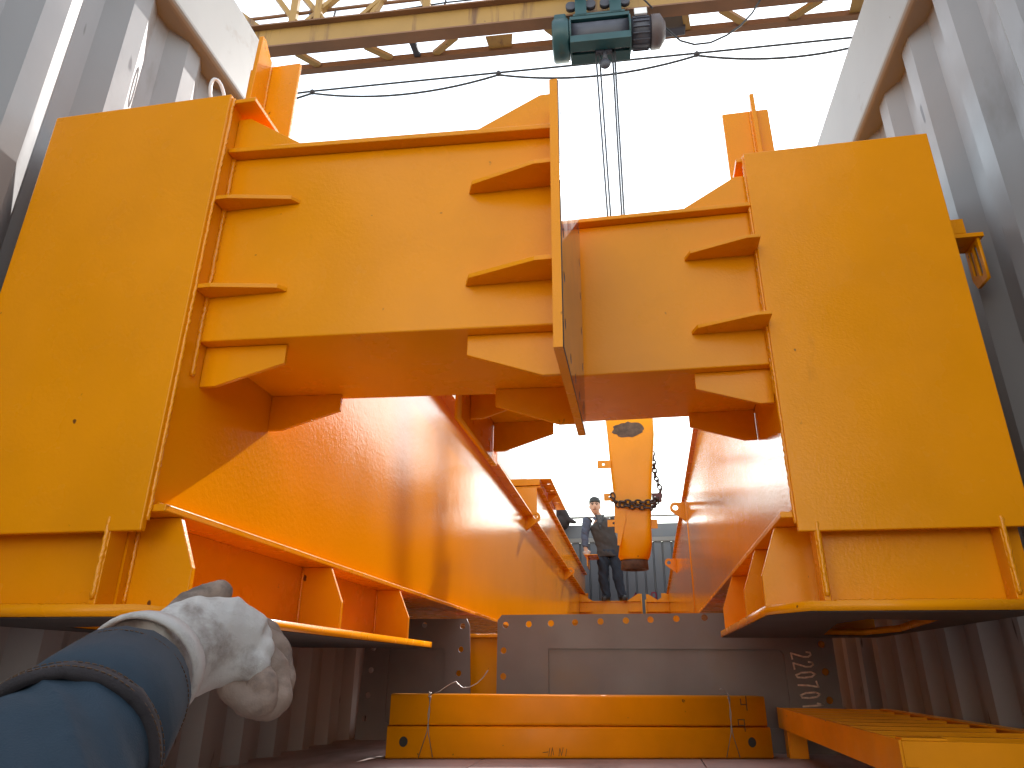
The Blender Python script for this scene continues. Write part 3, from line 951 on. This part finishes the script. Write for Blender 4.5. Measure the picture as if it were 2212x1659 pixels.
# chain: interlocking links along a path
def chain(path, ll=0.060, r=0.0075):
    mb = MB()
    P = [Vector(p) for p in path]
    seg = [(P[i + 1] - P[i]).length for i in range(len(P) - 1)]
    tot = sum(seg)
    n = int(tot / (ll * 0.72))

    def pt(s):
        for i, L_ in enumerate(seg):
            if s <= L_ or i == len(seg) - 1:
                return P[i].lerp(P[i + 1], min(1, s / L_)), (P[i + 1] - P[i]).normalized()
            s -= L_
    for i in range(n):
        c, tdir = pt((i + 0.5) * tot / n)
        a = Vector((0, 0, 1)) if abs(tdir.z) < 0.8 else Vector((0, 1, 0))
        b = tdir.cross(a).normalized()
        a = b.cross(tdir).normalized()
        w = (a + b * 0.35).normalized() if i % 2 else (b - a * 0.35).normalized()
        loop = []
        for k in range(15):
            th = 2 * math.pi * k / 14
            loop.append(c + tdir * (ll / 2 * math.cos(th)) + w * (ll * 0.33 * math.sin(th)))
        mb.tube(loop, r, 6, cap=False)
    return mb


yc = YC - 0.028
pth = [at(1322, 1066, y=yc), at(1327, 1080, y=yc), at(1334, 1089, y=yc), at(1360, 1094, y=yc), at(1390, 1096, y=yc), at(1408, 1098, y=yc), at(1416, 1090, y=YC + .05), at(1424, 1078, y=YC + 0.10), at(1427, 1058, y=YC + 0.12), at(1422, 1045, y=YC + .12), at(1416, 1030, y=YC + .14), at(1412, 1000, y=YC + 0.17), at(1395, 860, y=YC + 0.2), at(1356, 760, y=YC + .1)]
pth2 = [at(1340, 1083, y=yc), at(1360, 1085, y=yc), at(1385, 1085, y=yc), at(1408, 1085, y=yc), at(1416, 1077, y=YC + .03), at(1412, 1082, y=YC + .10), at(1412, 1085, y=YC + .33), at(1330, 1085, y=YC + .33), at(1318, 1075, y=YC + .15)]
cm = chain(pth)
c2 = chain(pth2)
cm.add(c2.v, c2.f, True)
tag(cm.build('chain_sling', M['chain']), 'dark rusty chain slung round the hanging orange column', 'chain')

# ------------------------------------------------------------------ overhead crane with truss girder
ZC = 7.3
c0, c1 = at(588, 123, z=ZC), at(1858, -7, z=ZC)
cd = (c1 - c0)
cd.z = 0
cd.normalize()
cn = Vector((-cd.y, cd.x, 0))                           # away from the camera
oc0 = c0 + cd * 2.0


def cp(e, n_, z):
    return oc0 + cd * e + cn * n_ + Vector((0, 0, z))


cr = thing('gantry_crane', 'weathered yellow truss gantry crane spanning overhead above the container', 'crane', cp(1, 0.6, -7.4))
E0, E1 = -9.0, 9.0


def bar(mb, p, q, w, h):
    p, q = Vector(p), Vector(q)
    t_ = (q - p).normalized()
    u_ = Vector((0, 0, 1)) if abs(t_.z) < 0.95 else cn
    sv = t_.cross(u_).normalized()
    uv = sv.cross(t_)
    a = [p - sv * w / 2 - uv * h / 2, p + sv * w / 2 - uv * h / 2, p + sv * w / 2 + uv * h / 2, p - sv * w / 2 + uv * h / 2]
    return mb.hexa(a, [x + (q - p) for x in a])


HB = 0.375
mb = MB()
bar(mb, cp(E0, -.08, HB / 2), cp(E1, -.08, HB / 2), 0.014, HB - 0.024)
mb.build('track_web', M['craneyel'], cr)
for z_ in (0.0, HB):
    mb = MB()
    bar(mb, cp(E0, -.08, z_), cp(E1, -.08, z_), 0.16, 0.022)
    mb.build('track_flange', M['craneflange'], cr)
cs = [at(*p, z=ZC) for p in ((1047, 80), (737, 153), (1845, 46))]
nch = (at(1190, 110, z=ZC) - oc0).dot(cn)
mb = MB()
bar(mb, cp(E0, nch - .04, 0.05), cp(E1, nch - .04, 0.05), 0.085, 0.085)
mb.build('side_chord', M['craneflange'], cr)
mb = MB()
bar(mb, cp(E0, -0.15, 1.55), cp(E1, -0.15, 1.55), 0.10, 0.10)
mb.build('top_chord', M['craneyel'], cr)


def ce(u, v):
    return (at(u, v, z=ZC) - oc0).dot(cd)


for (u0, v0, u1, v1, dark) in ((788, 102, 847, 137, 0), (985, 85, 940, 127, 0), (890, 93, 903, 130, 1), (1558, 25, 1608, 62, 0), (1775, 3, 1708, 50, 0), (1180, 62, 1220, 95, 0), (640, 118, 690, 150, 0), (1480, 34, 1484, 84, 0), (560, 125, 500, 170, 0), (1920, -15, 1980, 30, 0)):
    mb = MB()
    bar(mb, cp(ce(u0, v0), 0.002, 0.03), cp(ce(u1, v1), nch - 0.084, 0.05), 0.075, 0.05)
    mb.build('lacing_bar', M['cranedark' if dark else 'craneyel'], cr)
for u in (1047, 1842):
    e_ = ce(u, 80 if u < 1500 else 5)
    MB().prism([cp(e_, 0.06, 0.04), cp(e_ + 0.33, 0.06, 0.04), cp(e_ + 0.30, nch - 0.084, 0.04), cp(e_ + 0.02, nch - 0.084, 0.04)], (0, 0, 0.012)).build('cross_plate', M['craneyel'], cr)
# upper lacing between the track and the top chord: pairs of diagonals and posts
for e_ in [ce(u, v) for u, v in ((600, 60), (659, 60), (905, 30), (1105, 5))]:
    mb = MB()
    bar(mb, cp(e_, -0.1, HB + 0.016), cp(e_ + 0.02, -0.15, 1.5), 0.09, 0.06)
    mb.build('truss_post', M['craneyel'], cr)
for (u0, u1) in ((640, 585), (655, 740), (700, 640), (775, 860), (800, 840), (925, 890), (500, 440), (560, 470), (1090, 1020), (1100, 1180), (1330, 1260), (1560, 1640), (1580, 1500)):
    mb = MB()
    ea = ce(u0, 123 - (u0 - 588) * .102)
    eb = ce(u1, 123 - (u1 - 588) * .102)
    bar(mb, cp(ea, -0.08, HB + 0.016), cp(ea + (eb - ea) * 2.2, -0.15, 1.5), 0.07, 0.06)
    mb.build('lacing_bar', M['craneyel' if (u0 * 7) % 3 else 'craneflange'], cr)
mb = MB()
mb.tube([cp(E0, -0.06, HB + 0.24), cp(-2.2, -0.06, HB + 0.24), cp(-0.5, -0.06, HB + 0.27), cp(E1, -0.06, HB + 0.25)], 0.022, 8)
mb.build('conduit_pipe', M['craneflange'], cr)
mb = MB()
mb.tube([cp(E0, -0.08, HB + 0.12), cp(-1.2, -0.08, HB + 0.05), cp(0.2, -0.08, HB + 0.14), cp(E1, -0.08, HB + 0.1)], 0.010, 6)
mb.build('conduit_wire', M['cable'], cr)
for e_, w_ in ((ce(640, 60), 0.28), (ce(905, 30), 0.2), (ce(1110, 10), 0.3)):
    mb = MB()
    bar(mb, cp(e_, -0.06, HB + 0.02), cp(e_ - .04, -0.06, HB + 0.28), 0.02, 0.02)
    bar(mb, cp(e_ + w_, -0.06, HB + 0.02), cp(e_ + w_ + .03, -0.06, HB + 0.28), 0.02, 0.02)
    mb.build('pipe_bracket', M['cranedark'], cr)
for e_ in (E0, E1):                                      # legs, outside the picture
    for n_ in (-1.6, 2.2):
        mb = MB()
        bar(mb, cp(e_, n_ * 0.2 - 0.1, 0.5), cp(e_, n_, -7.45), 0.3, 0.25)
        mb.build('leg', M['craneyel'], cr)
# ------------------------------------------------------------------ electric hoist on the track
hz = ZC - 0.36
hA = at(1195, 85, y=5.98)
hx0 = (at(1195, 90, y=5.95) - oc0).dot(cd)
hx1 = (at(1437, 70, y=5.95) - oc0).dot(cd)
hl_ = hx1 - hx0
ho = thing('electric_hoist', 'dark teal electric wire rope hoist hanging under the yellow crane track', 'hoist', cp(hx0 + hl_ / 2, -0.1, -0.9))
hzr = -0.335
hn = -0.10


def cyl(e0, e1, r, n_=24, zc=hzr, nn=hn):
    return MB().tube([cp(e0, nn, zc), cp(e1, nn, zc)], r, n_)


MB().tube([cp(hx0, hn, hzr), cp(hx0 + .02, hn, hzr), cp(hx0 + .17, hn, hzr), cp(hx0 + .19, hn, hzr)], [0.21, 0.235, 0.235, 0.21], 28).build('gearbox', M['teal'], ho)
mb = MB()
bar(mb, cp(hx0 + .02, hn - .02, hzr + 0.20), cp(hx0 + .16, hn - .02, hzr + .20), 0.2, 0.2)
mb.build('brake_cover', M['teal'], ho, 0.02)
cyl(hx0 + .20, hx0 + .86, 0.17).build('rope_drum', M['hoistgrey'], ho)
mb = MB()
for e_ in (hx0 + .195, hx0 + .855):
    mb.tube([cp(e_, hn, hzr), cp(e_ + .02, hn, hzr)], 0.215, 24)
bar(mb, cp(hx0 + .2, hn - .12, hzr + .175), cp(hx0 + .87, hn - .12, hzr + .175), 0.05, 0.05)
bar(mb, cp(hx0 + .2, hn + .12, hzr + .175), cp(hx0 + .87, hn + .12, hzr + .175), 0.05, 0.05)
bar(mb, cp(hx0 + .2, hn - .10, hzr - .17), cp(hx0 + .87, hn - .10, hzr - .17), 0.14, 0.10)
bar(mb, cp(hx0 + .2, hn + .10, hzr - .17), cp(hx0 + .87, hn + .10, hzr - .17), 0.14, 0.06)
mb.build('drum_frame', M['teal'], ho, 0.004)
MB().tube([cp(hx0 + .88, hn, hzr), cp(hx0 + 1.10, hn, hzr)], 0.165, 24).build('motor_body', M['hoistgrey'], ho)
MB().tube([cp(hx0 + 1.10, hn, hzr), cp(hx0 + 1.20, hn, hzr), cp(hl_ + hx0, hn, hzr)], [0.185, 0.185, 0.10], 24).build('motor_cap', M['motor'], ho)
mb = MB()
for k in range(16):
    a = 2 * math.pi * k / 16
    o_ = cn * (0.172 * math.cos(a)) + Vector((0, 0, 0.172 * math.sin(a)))
    bar(mb, cp(hx0 + .90, hn, hzr) + o_, cp(hx0 + 1.08, hn, hzr) + o_, 0.012, 0.012)
mb.build('cooling_fins', M['hoistgrey'], ho)
mb = MB()
bar(mb, cp(hx0 + .92, hn - .17, hzr + .14), cp(hx0 + 1.06, hn - .17, hzr + .14), 0.03, 0.09)
mb.build('terminal_box', M['white'], ho, 0.005)
for e_ in (hx0 + .33, hx0 + .72):
    br_ = MB()
    bar(br_, cp(e_, -0.235, hzr + .2), cp(e_, -0.235, HB - .02), 0.13, 0.03)
    bar(br_, cp(e_, 0.035, hzr + .2), cp(e_, 0.035, HB - .12), 0.13, 0.03)
    bo_ = br_.build('trolley_bracket', M['teal'], ho, 0.004)
    MB().tube([cp(e_, -.25, 0.27), cp(e_, -.39, 0.27)], 0.085, 20).build('drive_motor', M['hoistgrey'], bo_)
    for de in (-0.11, 0.11):
        MB().tube([cp(e_ + de, -0.22, 0.075), cp(e_ + de, -0.17, 0.075)], 0.06, 20).build('trolley_wheel', M['hoistgrey'], bo_)
        MB().tube([cp(e_ + de, -0.03, 0.075), cp(e_ + de, 0.02, 0.075)], 0.06, 20).build('trolley_wheel', M['hoistgrey'], bo_)
mb = MB()
bar(mb, cp(hx0 + .24, -0.1, hzr + .215), cp(hx0 + .82, -0.1, hzr + .215), 0.30, 0.03)
mb.build('hanger_plate', M['teal'], ho, 0.003)
mb = MB()
rb = at(1308, 150, y=5.98)
re = (rb - oc0).dot(cd)
mb.ball(cp(re, hn, hzr - 0.40), 0.062, 16, 10, (1, 0.7, 1.1))
mb.tube([cp(re, hn, hzr - 0.20), cp(re, hn, hzr - 0.36)], 0.028, 10)
bar(mb, cp(re - .10, hn, hzr - 0.225), cp(re + .08, hn, hzr - 0.225), 0.05, 0.04)
mb.build('limit_weight', M['hoistgrey'], ho)
hook = at(1350, 775, y=YC + .1)
for (d0, d1) in ((-.10, -.07), (-.06, -.045), (.085, .05), (.11, .075)):
    MB().tube([cp(re + d0, hn, hzr - .17), Vector((hook.x + d1, hook.y, hook.z + 0.10))], 0.011, 6).build('hoist_rope', M['rope'], ho)
hk = MB().box(hook.x - .09, hook.x + .09, hook.y - .05, hook.y + .05, hook.z - .02, hook.z + .16)
hk.tube([hook + Vector((0.05 * math.sin(a), 0, -.08 - 0.06 * math.cos(a))) for a in [2 * math.pi * i / 16 for i in range(13)]], 0.014, 8)
hk.build('hook_block', M['hoistgrey'], ho, 0.01)
MB().tube([cp(hx0 + 0.75, -.28, HB + .9), cp(hx0 + .86, -.32, .28), cp(hx0 + 1.0, -.34, -.05), cp(hx0 + 1.12, -.30, -.20)], 0.010, 8).build('supply_cable', M['cable'], ho)
mb = MB()
q0_, q1_ = at(1468, 85, y=6.3), at(1560, 85, y=6.3)
MB().box(0.86, 1.12, 6.22, 6.34, 7.28, 7.58).build('control_box', M['hoistgrey'], cr, 0.01)
# loop of cable hanging from the track at the right
lp = [at(u, v, y=6.0) for u, v in ((1642, 0), (1625, 28), (1600, 55), (1570, 76), (1535, 92), (1500, 96), (1470, 88), (1440, 62), (1425, 40))]
MB().tube([lp[0] + Vector((.02, 0, .4))] + lp, 0.011, 8).build('festoon_loop', M['cable'], cr)

# ------------------------------------------------------------------ messenger wire and cable further back
YF = 9.0
fs_ = [(300, 246), (675, 197), (1077, 157), (1505, 115), (1930, 72)]
pc = thing('power_cable', 'thin black festoon cable sagging below a straight wire in the sky', 'cable', at(1077, 157, y=YF))
P_ = [at(u, v, y=YF) for u, v in fs_]
far_l = P_[0] + (P_[0] - P_[-1]) * 1.2
far_r = P_[-1] + (P_[-1] - P_[0]) * 1.2
MB().tube([far_l] + P_ + [far_r], 0.019, 6).build('messenger_wire', M['cable'], pc)
cpts = []
for i in range(len(P_) - 1):
    for k in range(14):
        q = k / 14
        p = P_[i].lerp(P_[i + 1], q)
        p = p + Vector((0, 0, -0.05 - 0.95 * q * (1 - q)))
        cpts.append(p)
cpts.append(P_[-1] + Vector((0, 0, -.05)))
MB().tube(cpts, 0.020, 6).build('sagging_cable', M['cable'], pc)
for p in P_:
    MB().ball(p + Vector((0, 0, -.02)), 0.05, 10, 6).tube([p + Vector((0, 0, .01)), p + Vector((0, 0, .10))], 0.006, 6).build('cable_hanger', M['cranedark'], pc)
for far, sg in ((far_l, -1), (far_r, 1)):
    MB().tube([(far.x, far.y, -.16), (far.x, far.y, far.z + .4)], 0.12, 12).build('pole', M['cranedark'], pc)

# ------------------------------------------------------------------ rolled tarpaulin at the far left corner
mb = MB().tube([(-1.28, 11.55, 3.02), (-1.10, 11.58, 2.90), (-0.97, 11.6, 2.74), (-0.90, 11.6, 2.64), (-0.82, 11.6, 2.60), (-0.76, 11.6, 2.58)], [.07, .08, .075, .055, .04, .025], 14)
mb.ball((-1.02, 11.68, 2.62), .15, 14, 10).ball((-1.15, 11.66, 2.75), .16, 12, 8)
tag(organic('tarpaulin', mb, 0.018, M['tarp'], None, 2), 'dark rolled tarpaulin hung over the far left container corner', 'tarpaulin')


# ------------------------------------------------------------------ man on the far cross beam
YM = 10.86
pm = lambda u, v, dy=0.0: at(u, v, y=YM + dy)
foot_z = 1.245 + 0.0135
man = MB()
hd = pm(1285, 1093, -.06)
neck = pm(1292, 1114, -.02)
shL, shR = pm(1269, 1121), pm(1326, 1119)
chest = pm(1300, 1136)
waist = pm(1313, 1178)
hip = pm(1316, 1196)
man.tube([hd + Vector((0, 0, -.12)), hd + Vector((0, -.01, -.07)), hd, hd + Vector((0, .01, .07)), hd + Vector((0, .01, .115))], [(.040, .050), (.066, .076), (.083, .092), (.080, .090), (.045, .055)], 16, side=(1, 0, 0))
man.ball(hd + Vector((0.012, -.095, -.025)), 0.018, 8, 6, (.8, 1, 1.3))
for sx in (-1, 1):
    man.ball(hd + Vector((sx * .087, .01, -.015)), 0.024, 8, 6, (.4, .7, 1.2))
man.tube([hd + Vector((0, .01, -.06)), neck, neck + Vector((.01, .01, -.07))], [.052, .056, .075], 12)
man.tube([neck + Vector((.01, .01, -.06)), chest, waist, hip], [(.10, .08), (.165, .105), (.135, .09), (.125, .085)], 16, side=(1, 0, 0))
elbL, wrL = pm(1263, 1158, -.05), pm(1265, 1186, -.10)
haL = pm(1267, 1196, -.13)
elbR, wrR = pm(1350, 1152, .02), pm(1346, 1182, -.08)
man.tube([shL, elbL, wrL], [.056, .044, .031], 12)
man.tube([shR, elbR, wrR], [.056, .044, .031], 12)
for w_, dv in ((wrL, haL), (wrR, wrR + Vector((0, -.04, -.08)))):
    d_ = (dv - w_)
    man.tube([w_, w_ + d_ * .6, w_ + d_ * 1.0], [.03, (.042, .020), (.038, .016)], 10, side=(1, 0, 0))
    for j in range(4):
        b0 = w_ + d_ * 0.95 + Vector(((j - 1.5) * .019, 0, 0))
        man.tube([b0, b0 + d_ * .30 + Vector((0, -.02, -.005)), b0 + d_ * .45 + Vector((0, -.05, -.02 - .004 * j))], [.0105, .0095, .008], 6)
    man.tube([w_ + d_ * .3 + Vector((.03, 0, 0)), w_ + d_ * .6 + Vector((.058, -.02, 0)), w_ + d_ * .9 + Vector((.066, -.03, 0))], [.013, .011, .009], 6)
hipL, hipR = pm(1304, 1202), pm(1331, 1202)
knL, knR = pm(1303, 1250, -.02), pm(1335, 1250, -.04)
anL = Vector((pm(1311, 1292).x, YM - .02, foot_z + .09))
anR = Vector((pm(1345, 1292).x, YM - .06, foot_z + .09))
man.tube([hip + Vector((-.05, 0, .02)), hipL, knL, anL], [.08, .078, .056, .042], 12)
man.tube([hip + Vector((.05, 0, .02)), hipR, knR, anR], [.08, .078, .056, .042], 12)
for a_, dx in ((anL, -.03), (anR, .03)):
    man.tube([a_, a_ + Vector((0, 0, -.06)), a_ + Vector((dx, -.10, -.065)), a_ + Vector((dx, -.15, -.07))], [.042, .045, .035, .025], 10)
body = organic('person', man, 0.011, M['skin'], None, 4)
tag(body, 'dark haired man in grey V-neck sweater and jeans standing on the far cross beam', 'person')
# clothes
sw = MB()
sw.tube([neck + Vector((.012, .015, -.075)), chest + Vector((0, 0, .02)), waist, hip + Vector((0, 0, .0)), hip + Vector((0, 0, -.055))], [(.12, .10), (.192, .132), (.168, .122), (.186, .138), (.186, .138)], 18, side=(1, 0, 0))
sw.tube([shL + Vector((.03, 0, .01)), shL + Vector((-.004, 0, -.03))], [.07, .066], 12)
sw.tube([shR + Vector((-.03, 0, .01)), shR + Vector((.004, 0, -.03))], [.07, .066], 12)
folds(organic('sweater', sw, 0.010, M['sweater'], body, 3), (0, 0.3, 1), 0.012, 9)
for a_, b_, c_ in ((shL, elbL, wrL), (shR, elbR, wrR)):
    sl_ = MB().tube([a_, a_.lerp(b_, .5), b_, b_.lerp(c_, .9)], [.074, .066, .056, .046], 14)
    folds(organic('sleeve', sl_, 0.009, M['sleeve'], body, 3), (0, 0, 1), 0.010, 13)
tr = MB()
tr.tube([hip + Vector((0, 0, .05)), hip + Vector((0, 0, -.04))], [(.174, .130), (.178, .132)], 16, side=(1, 0, 0))
for h_, k_, a_ in ((hipL, knL, anL), (hipR, knR, anR)):
    tr.tube([hip.lerp(h_, .6), h_, h_.lerp(k_, .5), k_, k_.lerp(a_, .5), a_ + Vector((0, 0, -.035))], [.11, .104, .088, .076, .066, .064], 14)
folds(organic('trousers', tr, 0.010, M['jeans'], body, 2), (0, 0, 1), 0.012, 11, 1.2)
for a_, dx in ((anL, -.03), (anR, .03)):
    s_ = MB().tube([a_ + Vector((0, .04, -.045)), a_ + Vector((0, 0, -.045)), a_ + Vector((dx, -.09, -.058)), a_ + Vector((dx, -.17, -.066))], [.045, .055, .05, .034], 12)
    sh = organic('shoe', s_, 0.008, M['shoe'], body, 3)
    for v in sh.data.vertices:
        v.co.z = max(v.co.z, foot_z + 0.0008)
hr = MB()
hr.tube([hd + Vector((0, .045, -.05)), hd + Vector((0, .028, .03)), hd + Vector((0, .002, .085)), hd + Vector((0, .004, .120)), hd + Vector((0, .006, .142))], [(.080, .070), (.093, .090), (.091, .102), (.074, .086), (.030, .040)], 16, side=(1, 0, 0))
organic('hair', hr, 0.010, M['hair'], body, 3)
# shirt front showing in the V of the sweater, and collar
vc = chest + Vector((-.02, -.128, .06))
MB().prism([vc + Vector((-.055, .02, .09)), vc + Vector((.055, .02, .09)), vc + Vector((.012, -.012, -.13)), vc + Vector((-.004, -.012, -.13))], (0, .03, 0)).build('shirt_front', M['plaid'], body)
MB().tube([vc + Vector((-.06, .015, .09)), vc + Vector((.002, -.016, -.135)), vc + Vector((.062, .015, .09))], 0.012, 8).build('neckline', M['hair'], body)
for sx in (-1, 1):
    MB().prism([neck + Vector((sx * .015, -.070, -.055)), neck + Vector((sx * .065, -.035, -.02)), neck + Vector((sx * .080, -.045, -.060)), neck + Vector((sx * .050, -.082, -.090))], (0, -.010, 0)).build('collar', M['sleeve'], body)
    MB().ball(hd + Vector((sx * .032, -.083, .005)), 0.011, 8, 6, (1.3, .6, .6)).build('eye', M['hair'], body)
    MB().tube([hd + Vector((sx * .012, -.090, .022)), hd + Vector((sx * .034, -.089, .028)), hd + Vector((sx * .054, -.078, .020))], 0.006, 6).build('eyebrow', M['hair'], body)
MB().tube([hd + Vector((-.022, -.082, -.068)), hd + Vector((0, -.090, -.066)), hd + Vector((.022, -.082, -.068))], 0.006, 6).build('mouth', M['darkred'], body)
MB().tube([haL + Vector((-.05, 0.01, .01)), haL + Vector((0, 0.02, .03)), haL + Vector((.05, 0.01, .01))], .026, 10).build('glove', M['glove'], body)

# ------------------------------------------------------------------ pointing arm in the foreground
A = lambda u, v, y_: at(u, v, y=y_)
wr = A(292, 1462, .47)
# the crouching body the arm belongs to, behind the camera
hp_ = Vector((-0.10, -0.52, 0.30))
nk_ = Vector((-0.06, -0.36, 0.86))
shr = Vector((0.12, -0.36, 0.74))
sh_ = Vector((-0.25, -0.34, 0.70))
el = Vector((-0.035, 0.225, 0.205))
arm = MB()
arm.tube([sh_, sh_.lerp(el, .5) + Vector((-.02, -.02, -.06)), el, el.lerp(wr, .55), wr], [.055, .05, .043, .036, .030], 16)
arm.tube([wr, A(370, 1410, .50)], [(.030, .026), (.030, .024)], 16)
arm.tube([hp_, hp_.lerp(nk_, .5), nk_ + Vector((0, -.02, -.14)), nk_ + Vector((0, 0, -.05))], [(.17, .13), (.17, .13), (.18, .11), (.09, .07)], 16, side=(1, 0, 0))
arm.tube([nk_ + Vector((0, -.01, -.08)), nk_, nk_ + Vector((0, .05, .05)), nk_ + Vector((0, .06, .15)), nk_ + Vector((0, .05, .22))], [.06, .055, .075, .085, .05], 14)
arm.ball(nk_ + Vector((0, .14, .08)), 0.02, 8, 6)
arm.tube([shr, Vector((.30, -.28, .48)), Vector((.235, -.075, .27))], [.055, .045, .03], 12)
arm.ball(Vector((.225, -.075, .285)), 0.042, 10, 8, (.7, .6, 1.2))
for sx, dx in ((-1, -.22), (1, .14)):
    arm.tube([hp_ + Vector((sx * .09, 0, 0)), Vector((-.10 + dx, -.20, .40)), Vector((-.10 + dx, -.36, .09)), Vector((-.10 + dx, -.22, .04))], [.10, .075, .05, .04], 12)
pa = organic('person', arm, 0.009, M['skin'], None, 3)
tag(pa, 'outstretched arm in blue denim sleeve and dirty white glove, pointing, lower left', 'person')
# sleeve with rolled hem
jk = MB().tube([hp_ + Vector((0, 0, -.05)), hp_.lerp(nk_, .5), nk_ + Vector((0, -.02, -.14)), nk_ + Vector((0, -.01, -.06))], [(.20, .15), (.20, .15), (.21, .13), (.10, .085)], 18, side=(1, 0, 0))
jk.tube([shr, Vector((.30, -.28, .48)), Vector((.25, -.12, .30))], [.075, .065, .05], 14)
organic('jacket', jk, 0.012, M['denim'], pa, 4)
tj = MB()
for sx, dx in ((-1, -.22), (1, .14)):
    tj.tube([hp_ + Vector((sx * .08, 0, .0)), Vector((-.10 + dx, -.20, .40)), Vector((-.10 + dx, -.36, .10))], [.125, .095, .07], 14)
organic('trousers', tj, 0.012, M['jeans'], pa, 3)
organic('hair', MB().ball(nk_ + Vector((0, .045, .14)), .105, 14, 10, (.85, 1, 1.0)), 0.010, M['hair'], pa, 2)
s0 = [sh_ + Vector((.02, 0, .02)), sh_.lerp(el, .5) + Vector((-.02, -.02, -.06)), el, el.lerp(wr, .45), el.lerp(wr, .72), el.lerp(wr, .86)]
folds(organic('sleeve', MB().tube(spline(s0, 3), [.080, .076, .071, .066, .061, .056, .050, .048, .046, .045, .044, .043, .042, .041, .040, .040][:len(spline(s0, 3))], 24), 0.0035, M['denim'], pa, 5), wr - el, 0.0060, 24, 1.4)
ax_ = (wr - el).normalized()
sd = ax_.cross(Vector((0, 0, 1))).normalized()
up_ = sd.cross(ax_)


def cuff_ring(name, t0, t1, r0, r1, thick, m):
    mb = MB()
    n = 32
    vs, fs = [], []
    for tt, rr in ((t0, r0), ((t0 + t1) / 2, (r0 + r1) / 2 + .0006), (t1, r1), (t1, r1 - thick), (t0, r0 - thick)):
        c = el + (wr - el) * tt
        vs += [c + sd * (rr * math.cos(2 * math.pi * k / n) * (1 + .012 * math.sin(5 * k))) + up_ * (rr * math.sin(2 * math.pi * k / n) * (1 + .012 * math.cos(3 * k))) for k in range(n)]
    for i in range(5):
        for k in range(n):
            j = (i + 1) % 5
            fs.append((i * n + k, i * n + (k + 1) % n, j * n + (k + 1) % n, j * n + k))
    return folds(mb.add(vs, fs, True).build(name, m, pa), wr - el, 0.0012, 30, 1.2)


cuff_ring('cuff', 0.56, 0.885, 0.0482, 0.0440, 0.004, M['denim'])
cuff_ring('cuff_hem', 0.545, 0.585, 0.0502, 0.0494, 0.006, M['denim_seam'])
for tt, rr in ((0.552, .0506), (0.578, .0502), (0.845, .0447)):
    th_ = MB()
    n = 180
    for k in range(0, n, 2):
        a0_, a1_ = 2 * math.pi * k / n, 2 * math.pi * (k + 1.4) / n
        c = el + (wr - el) * tt
        th_.tube([c + sd * (rr * math.cos(a)) + up_ * (rr * math.sin(a)) for a in (a0_, a1_)], 0.00035, 5)
    th_.build('cuff_stitching', M['thread'], pa)
# glove: back of the hand, four curled fingers, thumb on top
gv = MB()
gv.tube([A(300, 1450, .472), A(350, 1422, .495), A(430, 1384, .525), A(500, 1382, .55), A(552, 1398, .56)], [(.038, .034), (.0345, .032), (.034, .030), (.034, .028), (.024, .020)], 18, side=(0.35, 0.0, -0.94))
gv.tube([A(385, 1352, .535), A(450, 1330, .555), A(520, 1348, .57)], [.014, .016, .014], 12)
gv.tube([A(395, 1470, .505), A(460, 1442, .53), A(520, 1432, .545)], [.014, .016, .014], 12)
for u_, v_, d_ in ((528, 1352, .568), (553, 1378, .562), (560, 1408, .556), (550, 1440, .548)):
    gv.ball(A(u_, v_, d_), 0.0125, 10, 8)
glove = folds(organic('glove', gv, 0.0024, M['glove'], pa, 6), A(540, 1385, .56) - A(300, 1450, .472), 0.0015, 50, 1.0)
FG = [[(522, 1350, .575), (572, 1368, .598), (600, 1412, .602), (590, 1462, .590), (548, 1474, .578)],
      [(545, 1376, .566), (590, 1402, .578), (606, 1468, .580), (584, 1520, .570), (535, 1506, .560)],
      [(552, 1402, .558), (588, 1442, .565), (599, 1508, .565), (566, 1530, .556), (515, 1492, .548)],
      [(542, 1432, .548), (568, 1476, .550), (570, 1514, .550), (538, 1524, .543), (492, 1486, .538)]]
for i, f_ in enumerate(FG):
    P_f = [A(*p) for p in f_]
    rr = (.0108, .0112, .0108, .0098)[i]
    P_s = spline(P_f, 4)
    fm = MB().tube(P_s, [rr * (1.12 - .26 * k / (len(P_s) - 1)) for k in range(len(P_s))], 14)
    fm.ball(P_f[1], rr * 1.2, 12, 8).ball(P_f[2], rr * 1.14, 12, 8).ball(P_f[-1], rr * .86, 12, 8)
    folds(organic('finger', fm, 0.0020, M['grime'], glove, 5), P_f[2] - P_f[1], 0.0006, 120)
tp_ = [A(372, 1348, .528), A(408, 1306, .545), A(446, 1287, .555), A(474, 1281, .56), A(482, 1284, .562)]
folds(organic('thumb', MB().tube(tp_, [.014, .012, .0105, .0112, .009], 12).ball(tp_[3], .0112, 10, 8), 0.0020, M['grime'], glove, 4), tp_[2] - tp_[1], 0.0006, 120)
# ribbed wrist band of the glove
nb = 36
ga = (A(380, 1400, .52) - wr).normalized()
gs = ga.cross(Vector((0, 0, 1))).normalized()
gu = gs.cross(ga)
mb = MB()
vs, fs = [], []
c = A(298, 1452, .466)
for off, ra, rb_ in ((-.002, .0415, .0395), (.004, .0425, .0402), (.014, .0405, .0380), (.014, .0370, .0345), (-.002, .0390, .0372)):
    vs += [c + ga * off + gs * (ra * math.cos(2 * math.pi * k / nb)) + gu * (rb_ * math.sin(2 * math.pi * k / nb)) for k in range(nb)]
for i in range(5):
    for k in range(nb):
        j = (i + 1) % 5
        fs.append((i * nb + k, i * nb + (k + 1) % nb, j * nb + (k + 1) % nb, j * nb + k))
mb.add(vs, fs, True).build('glove_band', M['glove'], glove)
